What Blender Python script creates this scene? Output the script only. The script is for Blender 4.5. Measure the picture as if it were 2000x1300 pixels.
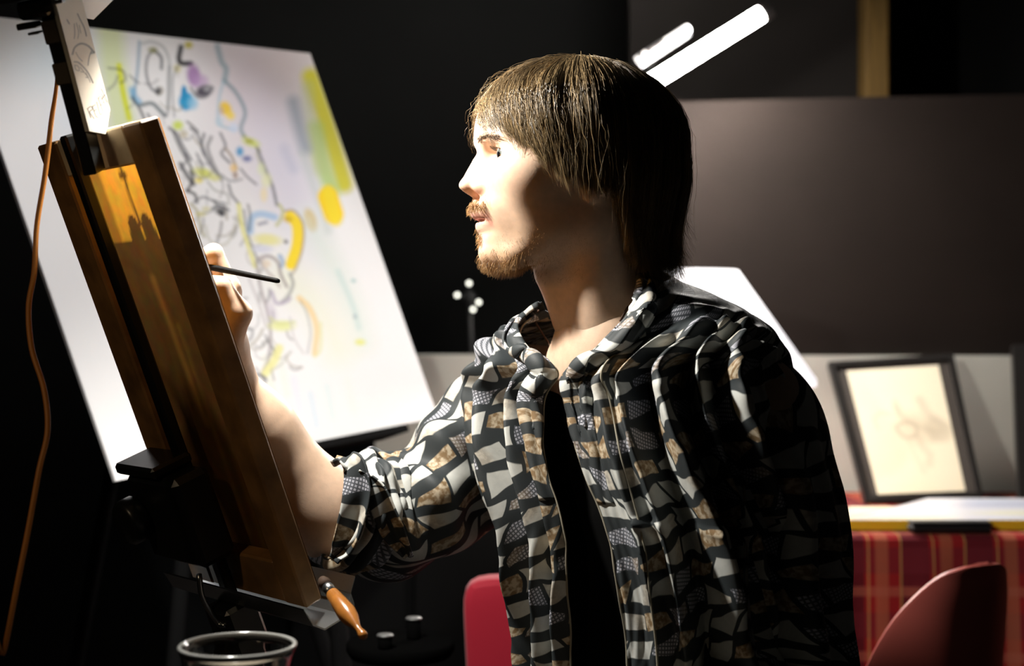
import bpy, math, random
import numpy as np
from mathutils import Matrix, Vector

for _o in list(bpy.data.objects):
    bpy.data.objects.remove(_o, do_unlink=True)
SC = bpy.context.scene
COL = SC.collection
random.seed(5)
RNG = np.random.default_rng(11)
FPX = 2000 * 50.0 / 36.0          # focal length in pixels of the 2000 wide frame
CAMZ = 1.08

def px(x, y, Y):
    """photo pixel + distance from the camera plane -> world point"""
    return np.array([(x - 1000) / FPX * Y, Y, CAMZ - (y - 650) / FPX * Y])

# ------------------------------------------------------------------ camera
cd = bpy.data.cameras.new('camera')
cam = bpy.data.objects.new('camera', cd)
COL.objects.link(cam)
cam.location = (0, 0, CAMZ)
cam.rotation_euler = (math.pi / 2, 0, 0)
cd.lens = 50
cd.sensor_width = 36
cd.clip_start = 0.05
cd.dof.use_dof = True
cd.dof.focus_distance = 1.42
cd.dof.aperture_fstop = 4.0
SC.camera = cam

# ------------------------------------------------------------------ world, exposure
w = bpy.data.worlds.new('world')
SC.world = w
w.use_nodes = True
w.node_tree.nodes['Background'].inputs[0].default_value = (0.7, 1.0, 0.9, 1)
w.node_tree.nodes['Background'].inputs[1].default_value = 0.004
SC.view_settings.view_transform = 'Standard'
SC.view_settings.look = 'None'
SC.view_settings.exposure = 0.0
SC.view_settings.gamma = 1.0
SC.view_settings.use_curve_mapping = False

# lamps (the matching fixtures are built further down)
KEY_POS = Vector((-0.315, 1.38, 1.46))
KEY_AIM = Vector((0.0, 1.47, 1.10))
def spot(name, pos, aim, power, color, angle, blend, radius):
    l = bpy.data.lights.new(name, 'SPOT')
    l.energy = power
    l.color = color
    l.spot_size = math.radians(angle)
    l.spot_blend = blend
    l.shadow_soft_size = radius
    o = bpy.data.objects.new(name, l)
    COL.objects.link(o)
    o.location = pos
    o.rotation_euler = (Vector(aim) - Vector(pos)).to_track_quat('-Z', 'Y').to_euler()
    return o
spot('key_lamp_light', KEY_POS, KEY_AIM, 36.0, (1.0, 0.955, 0.88), 162, 0.45, 0.022)
ADDED_SPOT_POS = Vector((0.55, 0.75, 2.38))  # unseen spot added to brighten the large painting
spot('added_spot_light', ADDED_SPOT_POS, (-0.50, 2.25, 1.0), 98.0, (1.0, 0.98, 0.98), 30, 0.5, 0.04)
WARM_POS = Vector((-0.95, 0.30, 1.52))  # unseen warm fill added for the back of the board
spot('warm_fill_light', WARM_POS, (-0.32, 1.36, 1.02), 5.0, (1.0, 0.74, 0.46), 28, 0.5, 0.05)

# ------------------------------------------------------------------ helpers
LOC = {}
def _parent(o, parent):
    if parent is not None:
        o.parent = parent
        if parent.name in LOC:
            o.matrix_parent_inverse = Matrix.Translation(LOC[parent.name]).inverted()

def tag(o, label=None, cat=None, group=None, kind=None):
    if label: o['label'] = label
    if cat: o['category'] = cat
    if group: o['group'] = group
    if kind: o['kind'] = kind
    return o

def empty(name, loc, label, cat, group=None):
    o = bpy.data.objects.new(name, None)
    COL.objects.link(o)
    o.location = tuple(float(c) for c in loc)
    o.empty_display_size = 0.05
    LOC[o.name] = Vector(o.location)
    return tag(o, label, cat, group)

def mesh(name, V, F, mat, parent=None, smooth=True, col=None, uv=None, label=None):
    """V (n,3); F list of tuples or an (m,4)/(m,3) integer array"""
    V = np.asarray(V, dtype=np.float32)
    me = bpy.data.meshes.new(name)
    if isinstance(F, np.ndarray):
        k = F.shape[1]
        me.vertices.add(len(V)); me.vertices.foreach_set('co', V.ravel())
        me.loops.add(F.size); me.loops.foreach_set('vertex_index', F.ravel().astype(np.int32))
        me.polygons.add(len(F))
        me.polygons.foreach_set('loop_start', np.arange(0, F.size, k, dtype=np.int32))
        me.polygons.foreach_set('loop_total', np.full(len(F), k, dtype=np.int32))
    else:
        me.from_pydata([tuple(map(float, v)) for v in V], [], [tuple(int(i) for i in f) for f in F])
    me.update(calc_edges=True)
    me.validate()
    if smooth:
        me.polygons.foreach_set('use_smooth', np.ones(len(me.polygons), dtype=bool))
    if col is not None:
        a = me.color_attributes.new('Col', 'FLOAT_COLOR', 'POINT')
        c4 = np.ones((len(V), 4), dtype=np.float32); c4[:, :3] = col
        a.data.foreach_set('color', c4.ravel())
    if uv is not None:
        l = me.uv_layers.new(name='pat')
        vi = np.zeros(len(me.loops), dtype=np.int32)
        me.loops.foreach_get('vertex_index', vi)
        l.data.foreach_set('uv', np.asarray(uv, dtype=np.float32)[vi].ravel())
    if mat: me.materials.append(mat)
    o = bpy.data.objects.new(name, me)
    COL.objects.link(o)
    _parent(o, parent)
    if label: o['label'] = label
    return o

def merge(*parts):
    Vs, Fs, n = [], [], 0
    for V, F in parts:
        Vs.append(np.asarray(V, dtype=float)); Fs += [tuple(i + n for i in f) for f in F]; n += len(V)
    return np.concatenate(Vs), Fs

def nrm(v):
    v = np.asarray(v, dtype=float)
    return v / np.maximum(np.linalg.norm(v, axis=-1, keepdims=True), 1e-12)

def box(lo, hi, O=(0, 0, 0), ax=None, bev=0.0):
    """bevelled box (chamfered corners on all 12 edges when bev > 0) in frame ax (3 row vectors)"""
    lo = np.array(lo, float); hi = np.array(hi, float)
    if bev <= 0:
        V = np.array([[x, y, z] for x in (lo[0], hi[0]) for y in (lo[1], hi[1]) for z in (lo[2], hi[2])])
        F = [(0, 1, 3, 2), (4, 6, 7, 5), (0, 4, 5, 1), (2, 3, 7, 6), (0, 2, 6, 4), (1, 5, 7, 3)]
    else:
        b = min(bev, 0.45 * float(np.min(hi - lo)))
        V = []; idx = {}
        for i in (0, 1):
            for j in (0, 1):
                for k in (0, 1):
                    c = np.array([(lo, hi)[i][0], (lo, hi)[j][1], (lo, hi)[k][2]])
                    s = np.array([1 - 2 * i, 1 - 2 * j, 1 - 2 * k]) * b
                    for a in range(3):
                        p = c + s; p[a] = c[a]
                        idx[(i, j, k, a)] = len(V); V.append(p)
        V = np.array(V); F = []
        for a in range(3):
            o1, o2 = [t for t in range(3) if t != a]
            for e in (0, 1):
                q = []
                for (m, n) in ((0, 0), (1, 0), (1, 1), (0, 1)):
                    t = [0, 0, 0]; t[a] = e; t[o1] = m; t[o2] = n
                    q.append(idx[(t[0], t[1], t[2], a)])
                F.append(tuple(q))
        for a in range(3):
            o1, o2 = [t for t in range(3) if t != a]
            for m in (0, 1):
                for n in (0, 1):
                    t0 = [0, 0, 0]; t0[o1] = m; t0[o2] = n
                    t1 = list(t0); t1[a] = 1
                    F.append((idx[(*t0, o1)], idx[(*t0, o2)], idx[(*t1, o2)], idx[(*t1, o1)]))
        for i in (0, 1):
            for j in (0, 1):
                for k in (0, 1):
                    F.append(tuple(idx[(i, j, k, a)] for a in range(3)))
    if ax is not None: V = V @ np.array(ax, float)
    V = V + np.array(O, float)
    # consistent outward winding for a convex solid
    c = V.mean(0); G = []
    for f in F:
        p = V[list(f)]
        n = np.cross(p[1] - p[0], p[2] - p[0])
        G.append(f if n @ (p.mean(0) - c) > 0 else f[::-1])
    return V, G

def catmull(P, n):
    """n samples on a Catmull-Rom curve through rows of P, uniform in index"""
    P = np.asarray(P, float)
    t = np.linspace(0, len(P) - 1, n)
    i = np.clip(t.astype(int), 0, len(P) - 2); f = (t - i)[:, None]
    Q = np.concatenate([[2 * P[0] - P[1]], P, [2 * P[-1] - P[-2]]])
    p0, p1, p2, p3 = Q[i], Q[i + 1], Q[i + 2], Q[i + 3]
    return 0.5 * (2 * p1 + (p2 - p0) * f + (2 * p0 - 5 * p1 + 4 * p2 - p3) * f ** 2 + (3 * p1 - p0 - 3 * p2 + p3) * f ** 3)

def frames(P, ref=(0, 0, 1)):
    T = nrm(np.gradient(P, axis=0))
    N = np.zeros_like(P)
    n = np.array(ref, float)
    for i in range(len(P)):
        n = n - T[i] * (n @ T[i])
        if np.linalg.norm(n) < 1e-6: n = np.cross(T[i], [1, 0, 0.3])
        n = n / np.linalg.norm(n); N[i] = n
    return T, N, np.cross(T, N)

def tube(path, rad, rows=24, seg=24, disp=None, ref=(0, 0, 1), cap=True, flat=1.0):
    """swept tube; returns V, F(list), uv"""
    P = catmull(path, rows)
    R = catmull(np.asarray(rad, float)[:, None], rows)[:, 0] if np.ndim(rad) else np.full(rows, rad)
    T, N, B = frames(P, ref)
    ph = np.linspace(0, 2 * np.pi, seg, endpoint=False)
    L = np.concatenate([[0], np.cumsum(np.linalg.norm(np.diff(P, axis=0), axis=1))])
    PH, LL = np.meshgrid(ph, L)
    RR = R[:, None] * np.ones_like(PH)
    if disp is not None: RR = RR + disp(PH, LL / L[-1])
    V = P[:, None] + RR[..., None] * (np.cos(PH)[..., None] * N[:, None] + flat * np.sin(PH)[..., None] * B[:, None])
    V = V.reshape(-1, 3)
    F = []
    for i in range(rows - 1):
        for j in range(seg):
            k = (j + 1) % seg
            F.append((i * seg + j, i * seg + k, (i + 1) * seg + k, (i + 1) * seg + j))
    uv = np.stack([(PH * R.mean()).ravel(), LL.ravel()], 1)
    if cap:
        F.append(tuple(range(seg))[::-1]); F.append(tuple(range((rows - 1) * seg, rows * seg)))
    return V, F, uv

def lathe(prof, seg=40, O=(0, 0, 0), axis=(0, 0, 1), closed=False):
    """profile (r, h) list revolved around axis at O"""
    a = nrm(np.array(axis, float)); t = np.array([1, 0, 0]) if abs(a[0]) < .9 else np.array([0, 1, 0])
    e1 = nrm(np.cross(a, t)); e2 = np.cross(a, e1)
    ph = np.linspace(0, 2 * np.pi, seg, endpoint=False)
    V = []; F = []
    for r, h in prof:
        r = max(r, 1e-5)
        V.append(np.array(O) + r * (np.cos(ph)[:, None] * e1 + np.sin(ph)[:, None] * e2) + h * a)
    V = np.concatenate(V); n = len(prof)
    for i in range(n if closed else n - 1):
        for j in range(seg):
            k = (j + 1) % seg; m = (i + 1) % n
            F.append((i * seg + j, i * seg + k, m * seg + k, m * seg + j))
    return V, F

def grid_faces(n, m):
    i, j = np.meshgrid(np.arange(n - 1), np.arange(m - 1), indexing='ij')
    a = (i * m + j).ravel()
    return np.stack([a, a + m, a + m + 1, a + 1], 1)

def strands(P, R):
    """P (N,S,3) strand paths, R (S,) or (N,S) radii -> one mesh of three sided tapered tubes"""
    N, S, _ = P.shape
    T = nrm(np.gradient(P, axis=1))
    ref = np.where(np.abs(T[..., 2:3]) > .9, np.array([1., 0, 0]), np.array([0, 0, 1.]))
    n1 = nrm(np.cross(T, ref)); n2 = np.cross(T, n1)
    R = np.broadcast_to(R, (N, S))[..., None]
    V = np.stack([P + R * (math.cos(a) * n1 + math.sin(a) * n2) for a in (0, 2.0944, 4.18879)], 2)  # N,S,3,3
    base = (np.arange(N) * S * 3)[:, None, None] + (np.arange(S - 1) * 3)[None, :, None]
    Fs = []
    for a in range(3):
        b = (a + 1) % 3
        Fs.append(np.stack([base + a, base + b, base + 3 + b, base + 3 + a], -1)[..., 0, :])
    F = np.stack(Fs, 2).reshape(-1, 4)
    return V.reshape(-1, 3), F

# ---- implicit surfaces
def smin(a, b, k):
    h = np.maximum(k - np.abs(a - b), 0) / k
    return np.minimum(a, b) - h * h * k * 0.25
def smax(a, b, k): return -smin(-a, -b, k)
def ell(X, Y, Z, c, r):
    x, y, z = X - c[0], Y - c[1], Z - c[2]
    k0 = np.sqrt((x / r[0]) ** 2 + (y / r[1]) ** 2 + (z / r[2]) ** 2)
    k1 = np.sqrt((x / r[0] ** 2) ** 2 + (y / r[1] ** 2) ** 2 + (z / r[2] ** 2) ** 2)
    return k0 * (k0 - 1) / np.maximum(k1, 1e-6)
def cap(X, Y, Z, a, b, ra, rb):
    a = np.asarray(a, float); b = np.asarray(b, float); d = b - a
    x, y, z = X - a[0], Y - a[1], Z - a[2]
    h = np.clip((x * d[0] + y * d[1] + z * d[2]) / (d @ d), 0, 1)
    return np.sqrt((x - h * d[0]) ** 2 + (y - h * d[1]) ** 2 + (z - h * d[2]) ** 2) - (ra + (rb - ra) * h)

def surfnets(Vv, lo, h):
    """naive surface nets on a sampled field; returns vertices and quads"""
    nx, ny, nz = Vv.shape
    S = Vv < 0
    cnt = np.zeros((nx - 1, ny - 1, nz - 1), np.uint8)
    for i in (0, 1):
        for j in (0, 1):
            for k in (0, 1):
                cnt += S[i:nx - 1 + i, j:ny - 1 + j, k:nz - 1 + k]
    act = (cnt > 0) & (cnt < 8)
    ci, cj, ck = np.nonzero(act)
    idx = np.full(act.shape, -1, np.int32); idx[ci, cj, ck] = np.arange(len(ci))
    acc = np.zeros((len(ci), 3)); num = np.zeros(len(ci))
    for ax in range(3):
        o = [t for t in range(3) if t != ax]
        for m in (0, 1):
            for n in (0, 1):
                a = [0, 0, 0]; a[o[0]] = m; a[o[1]] = n
                b = list(a); b[ax] = 1
                va = Vv[ci + a[0], cj + a[1], ck + a[2]]; vb = Vv[ci + b[0], cj + b[1], ck + b[2]]
                cr = (va < 0) != (vb < 0)
                t = np.where(cr, va / np.where(cr, va - vb, 1), 0)
                p = np.zeros((len(ci), 3)); p[:, o[0]] = m; p[:, o[1]] = n; p[:, ax] = t
                acc += p * cr[:, None]; num += cr
    P = acc / num[:, None] + np.stack([ci, cj, ck], 1)
    V = P * h + np.asarray(lo)
    Q = []
    for ax in range(3):
        o = [(ax + 1) % 3, (ax + 2) % 3]
        sl0 = [slice(None)] * 3; sl1 = [slice(None)] * 3
        sl0[ax] = slice(0, -1); sl1[ax] = slice(1, None)
        s0, s1 = S[tuple(sl0)], S[tuple(sl1)]
        e = np.stack(np.nonzero(s0 != s1), 1)
        ok = (e[:, o[0]] > 0) & (e[:, o[1]] > 0) & (e[:, o[0]] < Vv.shape[o[0]] - 1) & (e[:, o[1]] < Vv.shape[o[1]] - 1)
        e = e[ok]
        fl = s0[e[:, 0], e[:, 1], e[:, 2]]
        q = []
        for (m, n) in ((1, 1), (0, 1), (0, 0), (1, 0)):
            c = e.copy(); c[:, o[0]] -= m; c[:, o[1]] -= n
            q.append(idx[c[:, 0], c[:, 1], c[:, 2]])
        q = np.stack(q, 1)
        q = np.where(fl[:, None], q, q[:, ::-1])
        Q.append(q)
    return V, np.concatenate(Q).astype(np.int32)

def field_mesh(f, lo, hi, h):
    ax = [np.arange(lo[i], hi[i] + h, h, dtype=np.float32) for i in range(3)]
    X, Y, Z = np.meshgrid(*ax, indexing='ij')
    return surfnets(f(X, Y, Z).astype(np.float32), lo, h)

# ---- materials
def mat(name, color=(.5, .5, .5), rough=.6, metal=0.0, spec=.4, noise=None, emit=None, estr=0, bump=None, attr=False, sheen=0, sss=0):
    m = bpy.data.materials.new(name)
    m.use_nodes = True
    nt = m.node_tree
    b = nt.nodes['Principled BSDF']
    b.inputs['Base Color'].default_value = (*color, 1)
    b.inputs['Roughness'].default_value = rough
    b.inputs['Metallic'].default_value = metal
    b.inputs['Specular IOR Level'].default_value = spec
    if sheen:
        b.inputs['Sheen Weight'].default_value = sheen
    if sss:
        b.inputs['Subsurface Weight'].default_value = sss
        b.inputs['Subsurface Radius'].default_value = (.008, .003, .0015)
        b.inputs['Subsurface Scale'].default_value = 1.0
    if emit:
        b.inputs['Emission Color'].default_value = (*emit, 1)
        b.inputs['Emission Strength'].default_value = estr
    src = None
    if attr:
        n = nt.nodes.new('ShaderNodeAttribute'); n.attribute_name = 'Col'
        src = n.outputs['Color']
    if noise:
        sc, lo, hi, stretch = noise
        tc = nt.nodes.new('ShaderNodeTexCoord'); mp = nt.nodes.new('ShaderNodeMapping')
        mp.inputs['Scale'].default_value = stretch
        nz = nt.nodes.new('ShaderNodeTexNoise'); nz.inputs['Scale'].default_value = sc; nz.inputs['Detail'].default_value = 6
        nt.links.new(tc.outputs['Object'], mp.inputs['Vector']); nt.links.new(mp.outputs[0], nz.inputs['Vector'])
        mr = nt.nodes.new('ShaderNodeMapRange'); mr.inputs['From Min'].default_value = .3; mr.inputs['From Max'].default_value = .7
        mr.inputs['To Min'].default_value = lo; mr.inputs['To Max'].default_value = hi
        nt.links.new(nz.outputs['Fac'], mr.inputs['Value'])
        mx = nt.nodes.new('ShaderNodeMix'); mx.data_type = 'RGBA'; mx.blend_type = 'MULTIPLY'; mx.inputs['Factor'].default_value = 1
        if src: nt.links.new(src, mx.inputs['A'])
        else: mx.inputs['A'].default_value = (*color, 1)
        cb = nt.nodes.new('ShaderNodeCombineColor')
        for k in range(3): nt.links.new(mr.outputs[0], cb.inputs[k])
        nt.links.new(cb.outputs[0], mx.inputs['B'])
        src = mx.outputs['Result']
    if src: nt.links.new(src, b.inputs['Base Color'])
    if bump:
        nz2 = nt.nodes.new('ShaderNodeTexNoise'); nz2.inputs['Scale'].default_value = bump[0]; nz2.inputs['Detail'].default_value = 4
        tc2 = nt.nodes.new('ShaderNodeTexCoord'); nt.links.new(tc2.outputs['Object'], nz2.inputs['Vector'])
        bp = nt.nodes.new('ShaderNodeBump'); bp.inputs['Strength'].default_value = bump[1]; bp.inputs['Distance'].default_value = bump[2]
        nt.links.new(nz2.outputs['Fac'], bp.inputs['Height']); nt.links.new(bp.outputs[0], b.inputs['Normal'])
    return m
# ================================================================== the room
M_floor = mat('dark_floor', (.035, .028, .024), .55, noise=(9, .6, 1.3, (1, 8, 1)))
M_wall = mat('dark_wall_paint', (.009, .0095, .009), .8, noise=(5, .85, 1.15, (1, 1, 1)))
M_panel = mat('umber_panel_paint', (.0145, .0102, .0083), .72, spec=.12, noise=(6, .9, 1.1, (1, 1, 1)), bump=(160, .15, .002))
M_light = mat('pale_grey_wall_paint', (.62, .62, .55), .8, noise=(4, .93, 1.05, (1, 1, 1)))
M_post = mat('brown_timber', (.20, .115, .03), .6, noise=(14, .7, 1.2, (8, 8, .6)))
M_black = mat('black_paint', (.012, .012, .013), .5)

def struct(name, V, F, m, parent=None):
    o = mesh(name, V, F, m, parent, smooth=False)
    if parent is None: o['kind'] = 'structure'
    return o
struct('floor', *box((-2.4, -1.2, -.1), (2.6, 4.4, 0)), M_floor)
struct('ceiling', *box((-2.4, -1.2, 2.7), (2.6, 4.4, 2.8)), M_wall)
struct('wall_back', *box((-2.4, 4.3, 0), (2.6, 4.4, 2.7)), M_wall)
struct('wall_left', *box((-2.5, -1.2, 0), (-2.4, 4.4, 2.7)), M_wall)
struct('wall_right', *box((2.6, -1.2, 0), (2.7, 4.4, 2.7)), M_wall)
struct('wall_front', *box((-2.4, -1.3, 0), (2.6, -1.2, 2.7)), M_wall)
# low pale wall with the large umber board standing on it
zl = px(0, 694, 3.12)[2]
zt = px(0, 190, 3.10)[2]
xl = px(735, 0, 3.15)[0]
struct('wall_low', *box((xl, 3.12, 0), (2.6, 3.30, zl)), M_light)
xp = px(1190, 0, 3.1)[0]
V, F = box((xp, 3.13, zl), (2.59, 3.19, zt), bev=.004)
V[:, 2] += np.where(V[:, 2] > 1.3, (V[:, 0] - .5) * .022, 0)
struct('wall_board', V, F, M_panel)
V, F = box((px(1690, 0, 3.6)[0], 3.6, 0), (px(1738, 0, 3.6)[0], 3.68, 2.7), bev=.006)
struct('trim_post', V, F, M_post)
struct('wall_middle', *box((px(1230, 0, 3.75)[0], 3.75, 0), (px(1700, 0, 3.75)[0], 3.80, 2.7)),
       mat('smoky_wall_paint', (.02, .016, .014), .85, noise=(5, .9, 1.1, (1, 1, 1))))

# ------------------------------------------------------------------ tube lamp behind the head
M_tube = mat('lit_tube', (1, 1, 1), .4, emit=(1.0, .95, .89), estr=300)
M_reflection = mat('reflection_glow', (1, 1, 1), .4, emit=(1.0, .95, .89), estr=2.6)
M_housing = mat('tube_housing', (.09, .09, .09), .35, spec=.6)
A = px(1492, 24, 2.98); B = px(1130, 249, 2.93)
dirt = nrm(B - A); upn = nrm(np.cross(dirt, [0, 1, 0])); upn = upn * np.sign(upn[2])
back = np.cross(dirt, upn); back = back * np.sign(back[1])
tl = empty('tube_lamp', (A + B) / 2, 'long glowing white tube lamp slanting behind the head', 'lamp')
V, F, _ = tube([A, A + (B - A) * .33, A + (B - A) * .66, B], [.0165] * 4, 12, 20)
mesh('glowing_tube', V, F, M_tube, tl)
V, F = box((-.02, -.012, .022), (np.linalg.norm(B - A) + .02, .012, .05), A, (dirt, upn, back), .004)
mesh('housing', V, F, M_housing, tl, smooth=False)
for q in (A - dirt * .004, B + dirt * .004):
    V, F = lathe([(0, -.012), (.019, -.012), (.02, -.008), (.02, .008), (.019, .012), (0, .012)], 20, q, dirt)
    mesh('end_cap', V, F, M_housing, tl)
# bracket to the board
for q in (.74, .88):
    c = A + (B - A) * q
    V, F, _ = tube([c + back * .045, c + back * .12, np.array([c[0], 3.14, min(c[2], 1.55)]) - [0, .0, 0]], [.005] * 3, 10, 10)
    mesh('bracket', V, F, M_housing, tl)
A2 = px(1343, 56, 3.0); B2 = px(1262, 108, 2.95)  # reflection of the long tube, built as a short glowing tube
sl = empty('tube_reflection', (A2 + B2) / 2, 'short glowing stand-in for a tube reflection above the long tube', 'lamp')
d2 = nrm(B2 - A2); u2 = nrm(np.cross(d2, [0, 1, 0])); b2 = np.cross(d2, u2); b2 *= np.sign(b2[1])
mid = A2 + (B2 - A2) * .55
V, F, _ = tube([A2, A2 + (mid - A2) * .5, mid], [.0095] * 3, 8, 16)
mesh('glowing_tube', V, F, M_reflection, sl)
V, F, _ = tube([mid, mid + (B2 - mid) * .5, B2], [.011] * 3, 8, 16)
mesh('reflection_tail', V, F, mat('reflection_tail', (.7, .68, .66), .3, emit=(1, .95, .9), estr=.16), sl)
V, F = box((-.01, -.014, .013), (np.linalg.norm(B2 - A2) + .01, .014, .03), A2, (d2, u2, b2), .003)
mesh('housing', V, F, M_housing, sl, smooth=False)
V, F, _ = tube([mid + b2 * .03, mid + b2 * .03 + [0, .3, .0], np.array([mid[0], 3.76, mid[2]])], [.006] * 3, 10, 10)
mesh('bracket', V, F, M_housing, sl)

# ------------------------------------------------------------------ table, cloth and what stands on it
TZ = .735
def plaid_mat():
    m = bpy.data.materials.new('red_plaid_cloth'); m.use_nodes = True
    nt = m.node_tree; b = nt.nodes['Principled BSDF']; b.inputs['Roughness'].default_value = .85
    b.inputs['Specular IOR Level'].default_value = .15
    tc = nt.nodes.new('ShaderNodeUVMap'); tc.uv_map = 'pat'
    sp = nt.nodes.new('ShaderNodeSeparateXYZ'); nt.links.new(tc.outputs[0], sp.inputs[0])
    def M(op, a, b_=None, c=None):
        n = nt.nodes.new('ShaderNodeMath'); n.operation = op
        for k, v in enumerate((a, b_, c)):
            if v is None: continue
            if isinstance(v, (int, float)): n.inputs[k].default_value = v
            else: nt.links.new(v, n.inputs[k])
        return n.outputs[0]
    def band(s, per, lo, hi, ph=0.0):
        f = M('FRACT', M('ADD', M('DIVIDE', s, per), ph))
        return M('MULTIPLY', M('GREATER_THAN', f, lo), M('LESS_THAN', f, hi))
    u, v = sp.outputs[0], sp.outputs[1]
    def mix(fac, A_, B_):
        n = nt.nodes.new('ShaderNodeMix'); n.data_type = 'RGBA'
        nt.links.new(fac, n.inputs['Factor'])
        for k, c in (('A', A_), ('B', B_)):
            if isinstance(c, tuple): n.inputs[k].default_value = (*c, 1)
            else: nt.links.new(c, n.inputs[k])
        return n.outputs['Result']
    c = mix(M('MULTIPLY', band(u, .11, .0, .45), .75), (.30, .018, .02), (.06, .01, .018))
    c = mix(M('MULTIPLY', band(v, .11, .1, .5), .6), c, (.16, .02, .03))
    c = mix(M('MULTIPLY', band(u, .11, .62, .82), .55), c, (.45, .16, .08))
    c = mix(M('MULTIPLY', band(v, .11, .7, .85), .5), c, (.45, .14, .09))
    c = mix(M('MULTIPLY', band(u, .055, .0, .06), .7), c, (.5, .3, .1))
    nt.links.new(c, b.inputs['Base Color'])
    return m
M_plaid = plaid_mat()
M_wood = mat('dark_table_wood', (.09, .05, .03), .5, noise=(10, .7, 1.2, (1, 10, 1)))
tx0, tx1, ty0, ty1 = .10, 1.75, 2.44, 3.08
tb = empty('table', ((tx0 + tx1) / 2, (ty0 + ty1) / 2, 0), 'dark wooden table under the red plaid cloth', 'table')
mesh('table_top', *box((tx0, ty0, TZ - .035), (tx1, ty1, TZ - .004), bev=.004), M_wood, tb, smooth=False)
for ax_ in (tx0 + .05, tx1 - .1):
    for ay in (ty0 + .06, ty1 - .1):
        mesh('leg', *box((ax_, ay, 0), (ax_ + .05, ay + .05, TZ - .035), bev=.004), M_wood, tb, smooth=False)
# cloth: top sheet + front skirt with soft folds, one grid
nu, nv = 150, 60
us = np.linspace(tx0 - .015, tx1 + .015, nu)
prof = [(ty1, TZ), (ty1 - .2, TZ), (ty0 + .1, TZ), (ty0 + .01, TZ), (ty0 - .012, TZ - .006), (ty0 - .018, TZ - .02), (ty0 - .02, TZ - .10), (ty0 - .022, TZ - .25), (ty0 - .024, TZ - .43)]
pr = catmull(prof, nv)
ln = np.concatenate([[0], np.cumsum(np.linalg.norm(np.diff(pr, axis=0), axis=1))])
G = np.zeros((nu, nv, 3)); G[..., 0] = us[:, None]; G[..., 1] = pr[None, :, 0]; G[..., 2] = pr[None, :, 1] + .001
drop = np.clip((TZ - G[..., 2]) / .4, 0, 1)
G[..., 1] -= drop * (.022 + .02 * np.sin(us * 38)[:, None] + .012 * np.sin(us * 71 + 1)[:, None])
uvc = np.stack(np.broadcast_arrays(us[:, None], ln[None, :]), -1).reshape(-1, 2)
o = mesh('tablecloth', G.reshape(-1, 3), grid_faces(nu, nv)[:, ::-1].copy(), M_plaid, None, uv=uvc)
tag(o, 'red and orange plaid tablecloth hanging over the table front', 'tablecloth')

M_frame = mat('black_picture_frame', (.018, .016, .015), .35, spec=.5)
M_mount = mat('taupe_mount_board', (.055, .045, .038), .8)
M_paper = mat('drawing_paper', (.9, .8, .62), .85, attr=True)

def quadframe(root, C, bar, depth, mats, names=('frame_bar', 'mount', 'drawing'), inner=.22, paint=None, prop=True):
    """picture in the plane of corners C = TL, TR, BR, BL with four mitred bars, mount and sheet"""
    TL, TR, BR, BL = [np.asarray(c, float) for c in C]
    def P(u, v): return (1 - v) * ((1 - u) * TL + u * TR) + v * ((1 - u) * BL + u * BR)
    n = nrm(np.cross(TR - TL, BL - TL)); n = n if n[1] < 0 else -n
    wd = np.linalg.norm(TR - TL); ht = np.linalg.norm(BL - TL)
    a, b = bar / wd, bar / ht
    rings = [((0, 0), (1, 0), (1 - a, b), (a, b)), ((1, 0), (1, 1), (1 - a, 1 - b), (1 - a, b)),
             ((1, 1), (0, 1), (a, 1 - b), (1 - a, 1 - b)), ((0, 1), (0, 0), (a, b), (a, 1 - b))]
    for r in rings:
        f = [P(*q) for q in r]
        V = np.array(f + [q - n * depth for q in f])
        mesh(names[0], V, [(3, 2, 1, 0), (4, 5, 6, 7), (0, 1, 5, 4), (1, 2, 6, 5), (2, 3, 7, 6), (3, 0, 4, 7)], mats[0], root, smooth=False)
    if mats[1]:
        f = [P(a, b), P(1 - a, b), P(1 - a, 1 - b), P(a, 1 - b)]
        V = np.array([q - n * depth * .45 for q in f] + [q - n * depth * .9 for q in f])
        mesh(names[1], V, [(3, 2, 1, 0), (4, 5, 6, 7), (0, 1, 5, 4), (1, 2, 6, 5), (2, 3, 7, 6), (3, 0, 4, 7)], mats[1], root, smooth=False)
    (u0, v0, u1, v1) = inner
    k, l = 70, 90
    U, Vv = np.meshgrid(np.linspace(u0, u1, k), np.linspace(v0, v1, l), indexing='ij')
    pts = P(U[..., None], Vv[..., None]) - n * depth * .38
    colr = paint(U, Vv) if paint else None
    mesh(names[2], pts.reshape(-1, 3), grid_faces(k, l), mats[2], root, col=None if colr is None else colr.reshape(-1, 3))
    return n

def seg_dist(X, Y, pts):
    P = np.asarray(pts, float); d = np.full(X.shape, 1e9)
    for a, b in zip(P[:-1], P[1:]):
        e = b - a; L = max(e @ e, 1e-9)
        t = np.clip(((X - a[0]) * e[0] + (Y - a[1]) * e[1]) / L, 0, 1)
        d = np.minimum(d, np.hypot(X - a[0] - t * e[0], Y - a[1] - t * e[1]))
    return d
def stroke(C, X, Y, pts, w, c, al=1.0, soft=1.5):
    if len(pts) > 2: pts = catmull(pts, 5 * len(pts))
    m = al * np.clip((w * .5 + soft - seg_dist(X, Y, pts)) / (2 * soft), 0, 1)[..., None]
    C[:] = C * (1 - m) + np.array(c) * m
def blob(C, X, Y, x, y, rx, ry, c, al=1.0, ang=0.0, soft=.35):
    ca, sa = math.cos(ang), math.sin(ang)
    r = np.hypot(((X - x) * ca + (Y - y) * sa) / rx, (-(X - x) * sa + (Y - y) * ca) / ry)
    m = al * np.clip((1 + soft - r) / (2 * soft), 0, 1)[..., None]
    C[:] = C * (1 - m) + np.array(c) * m

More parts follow.
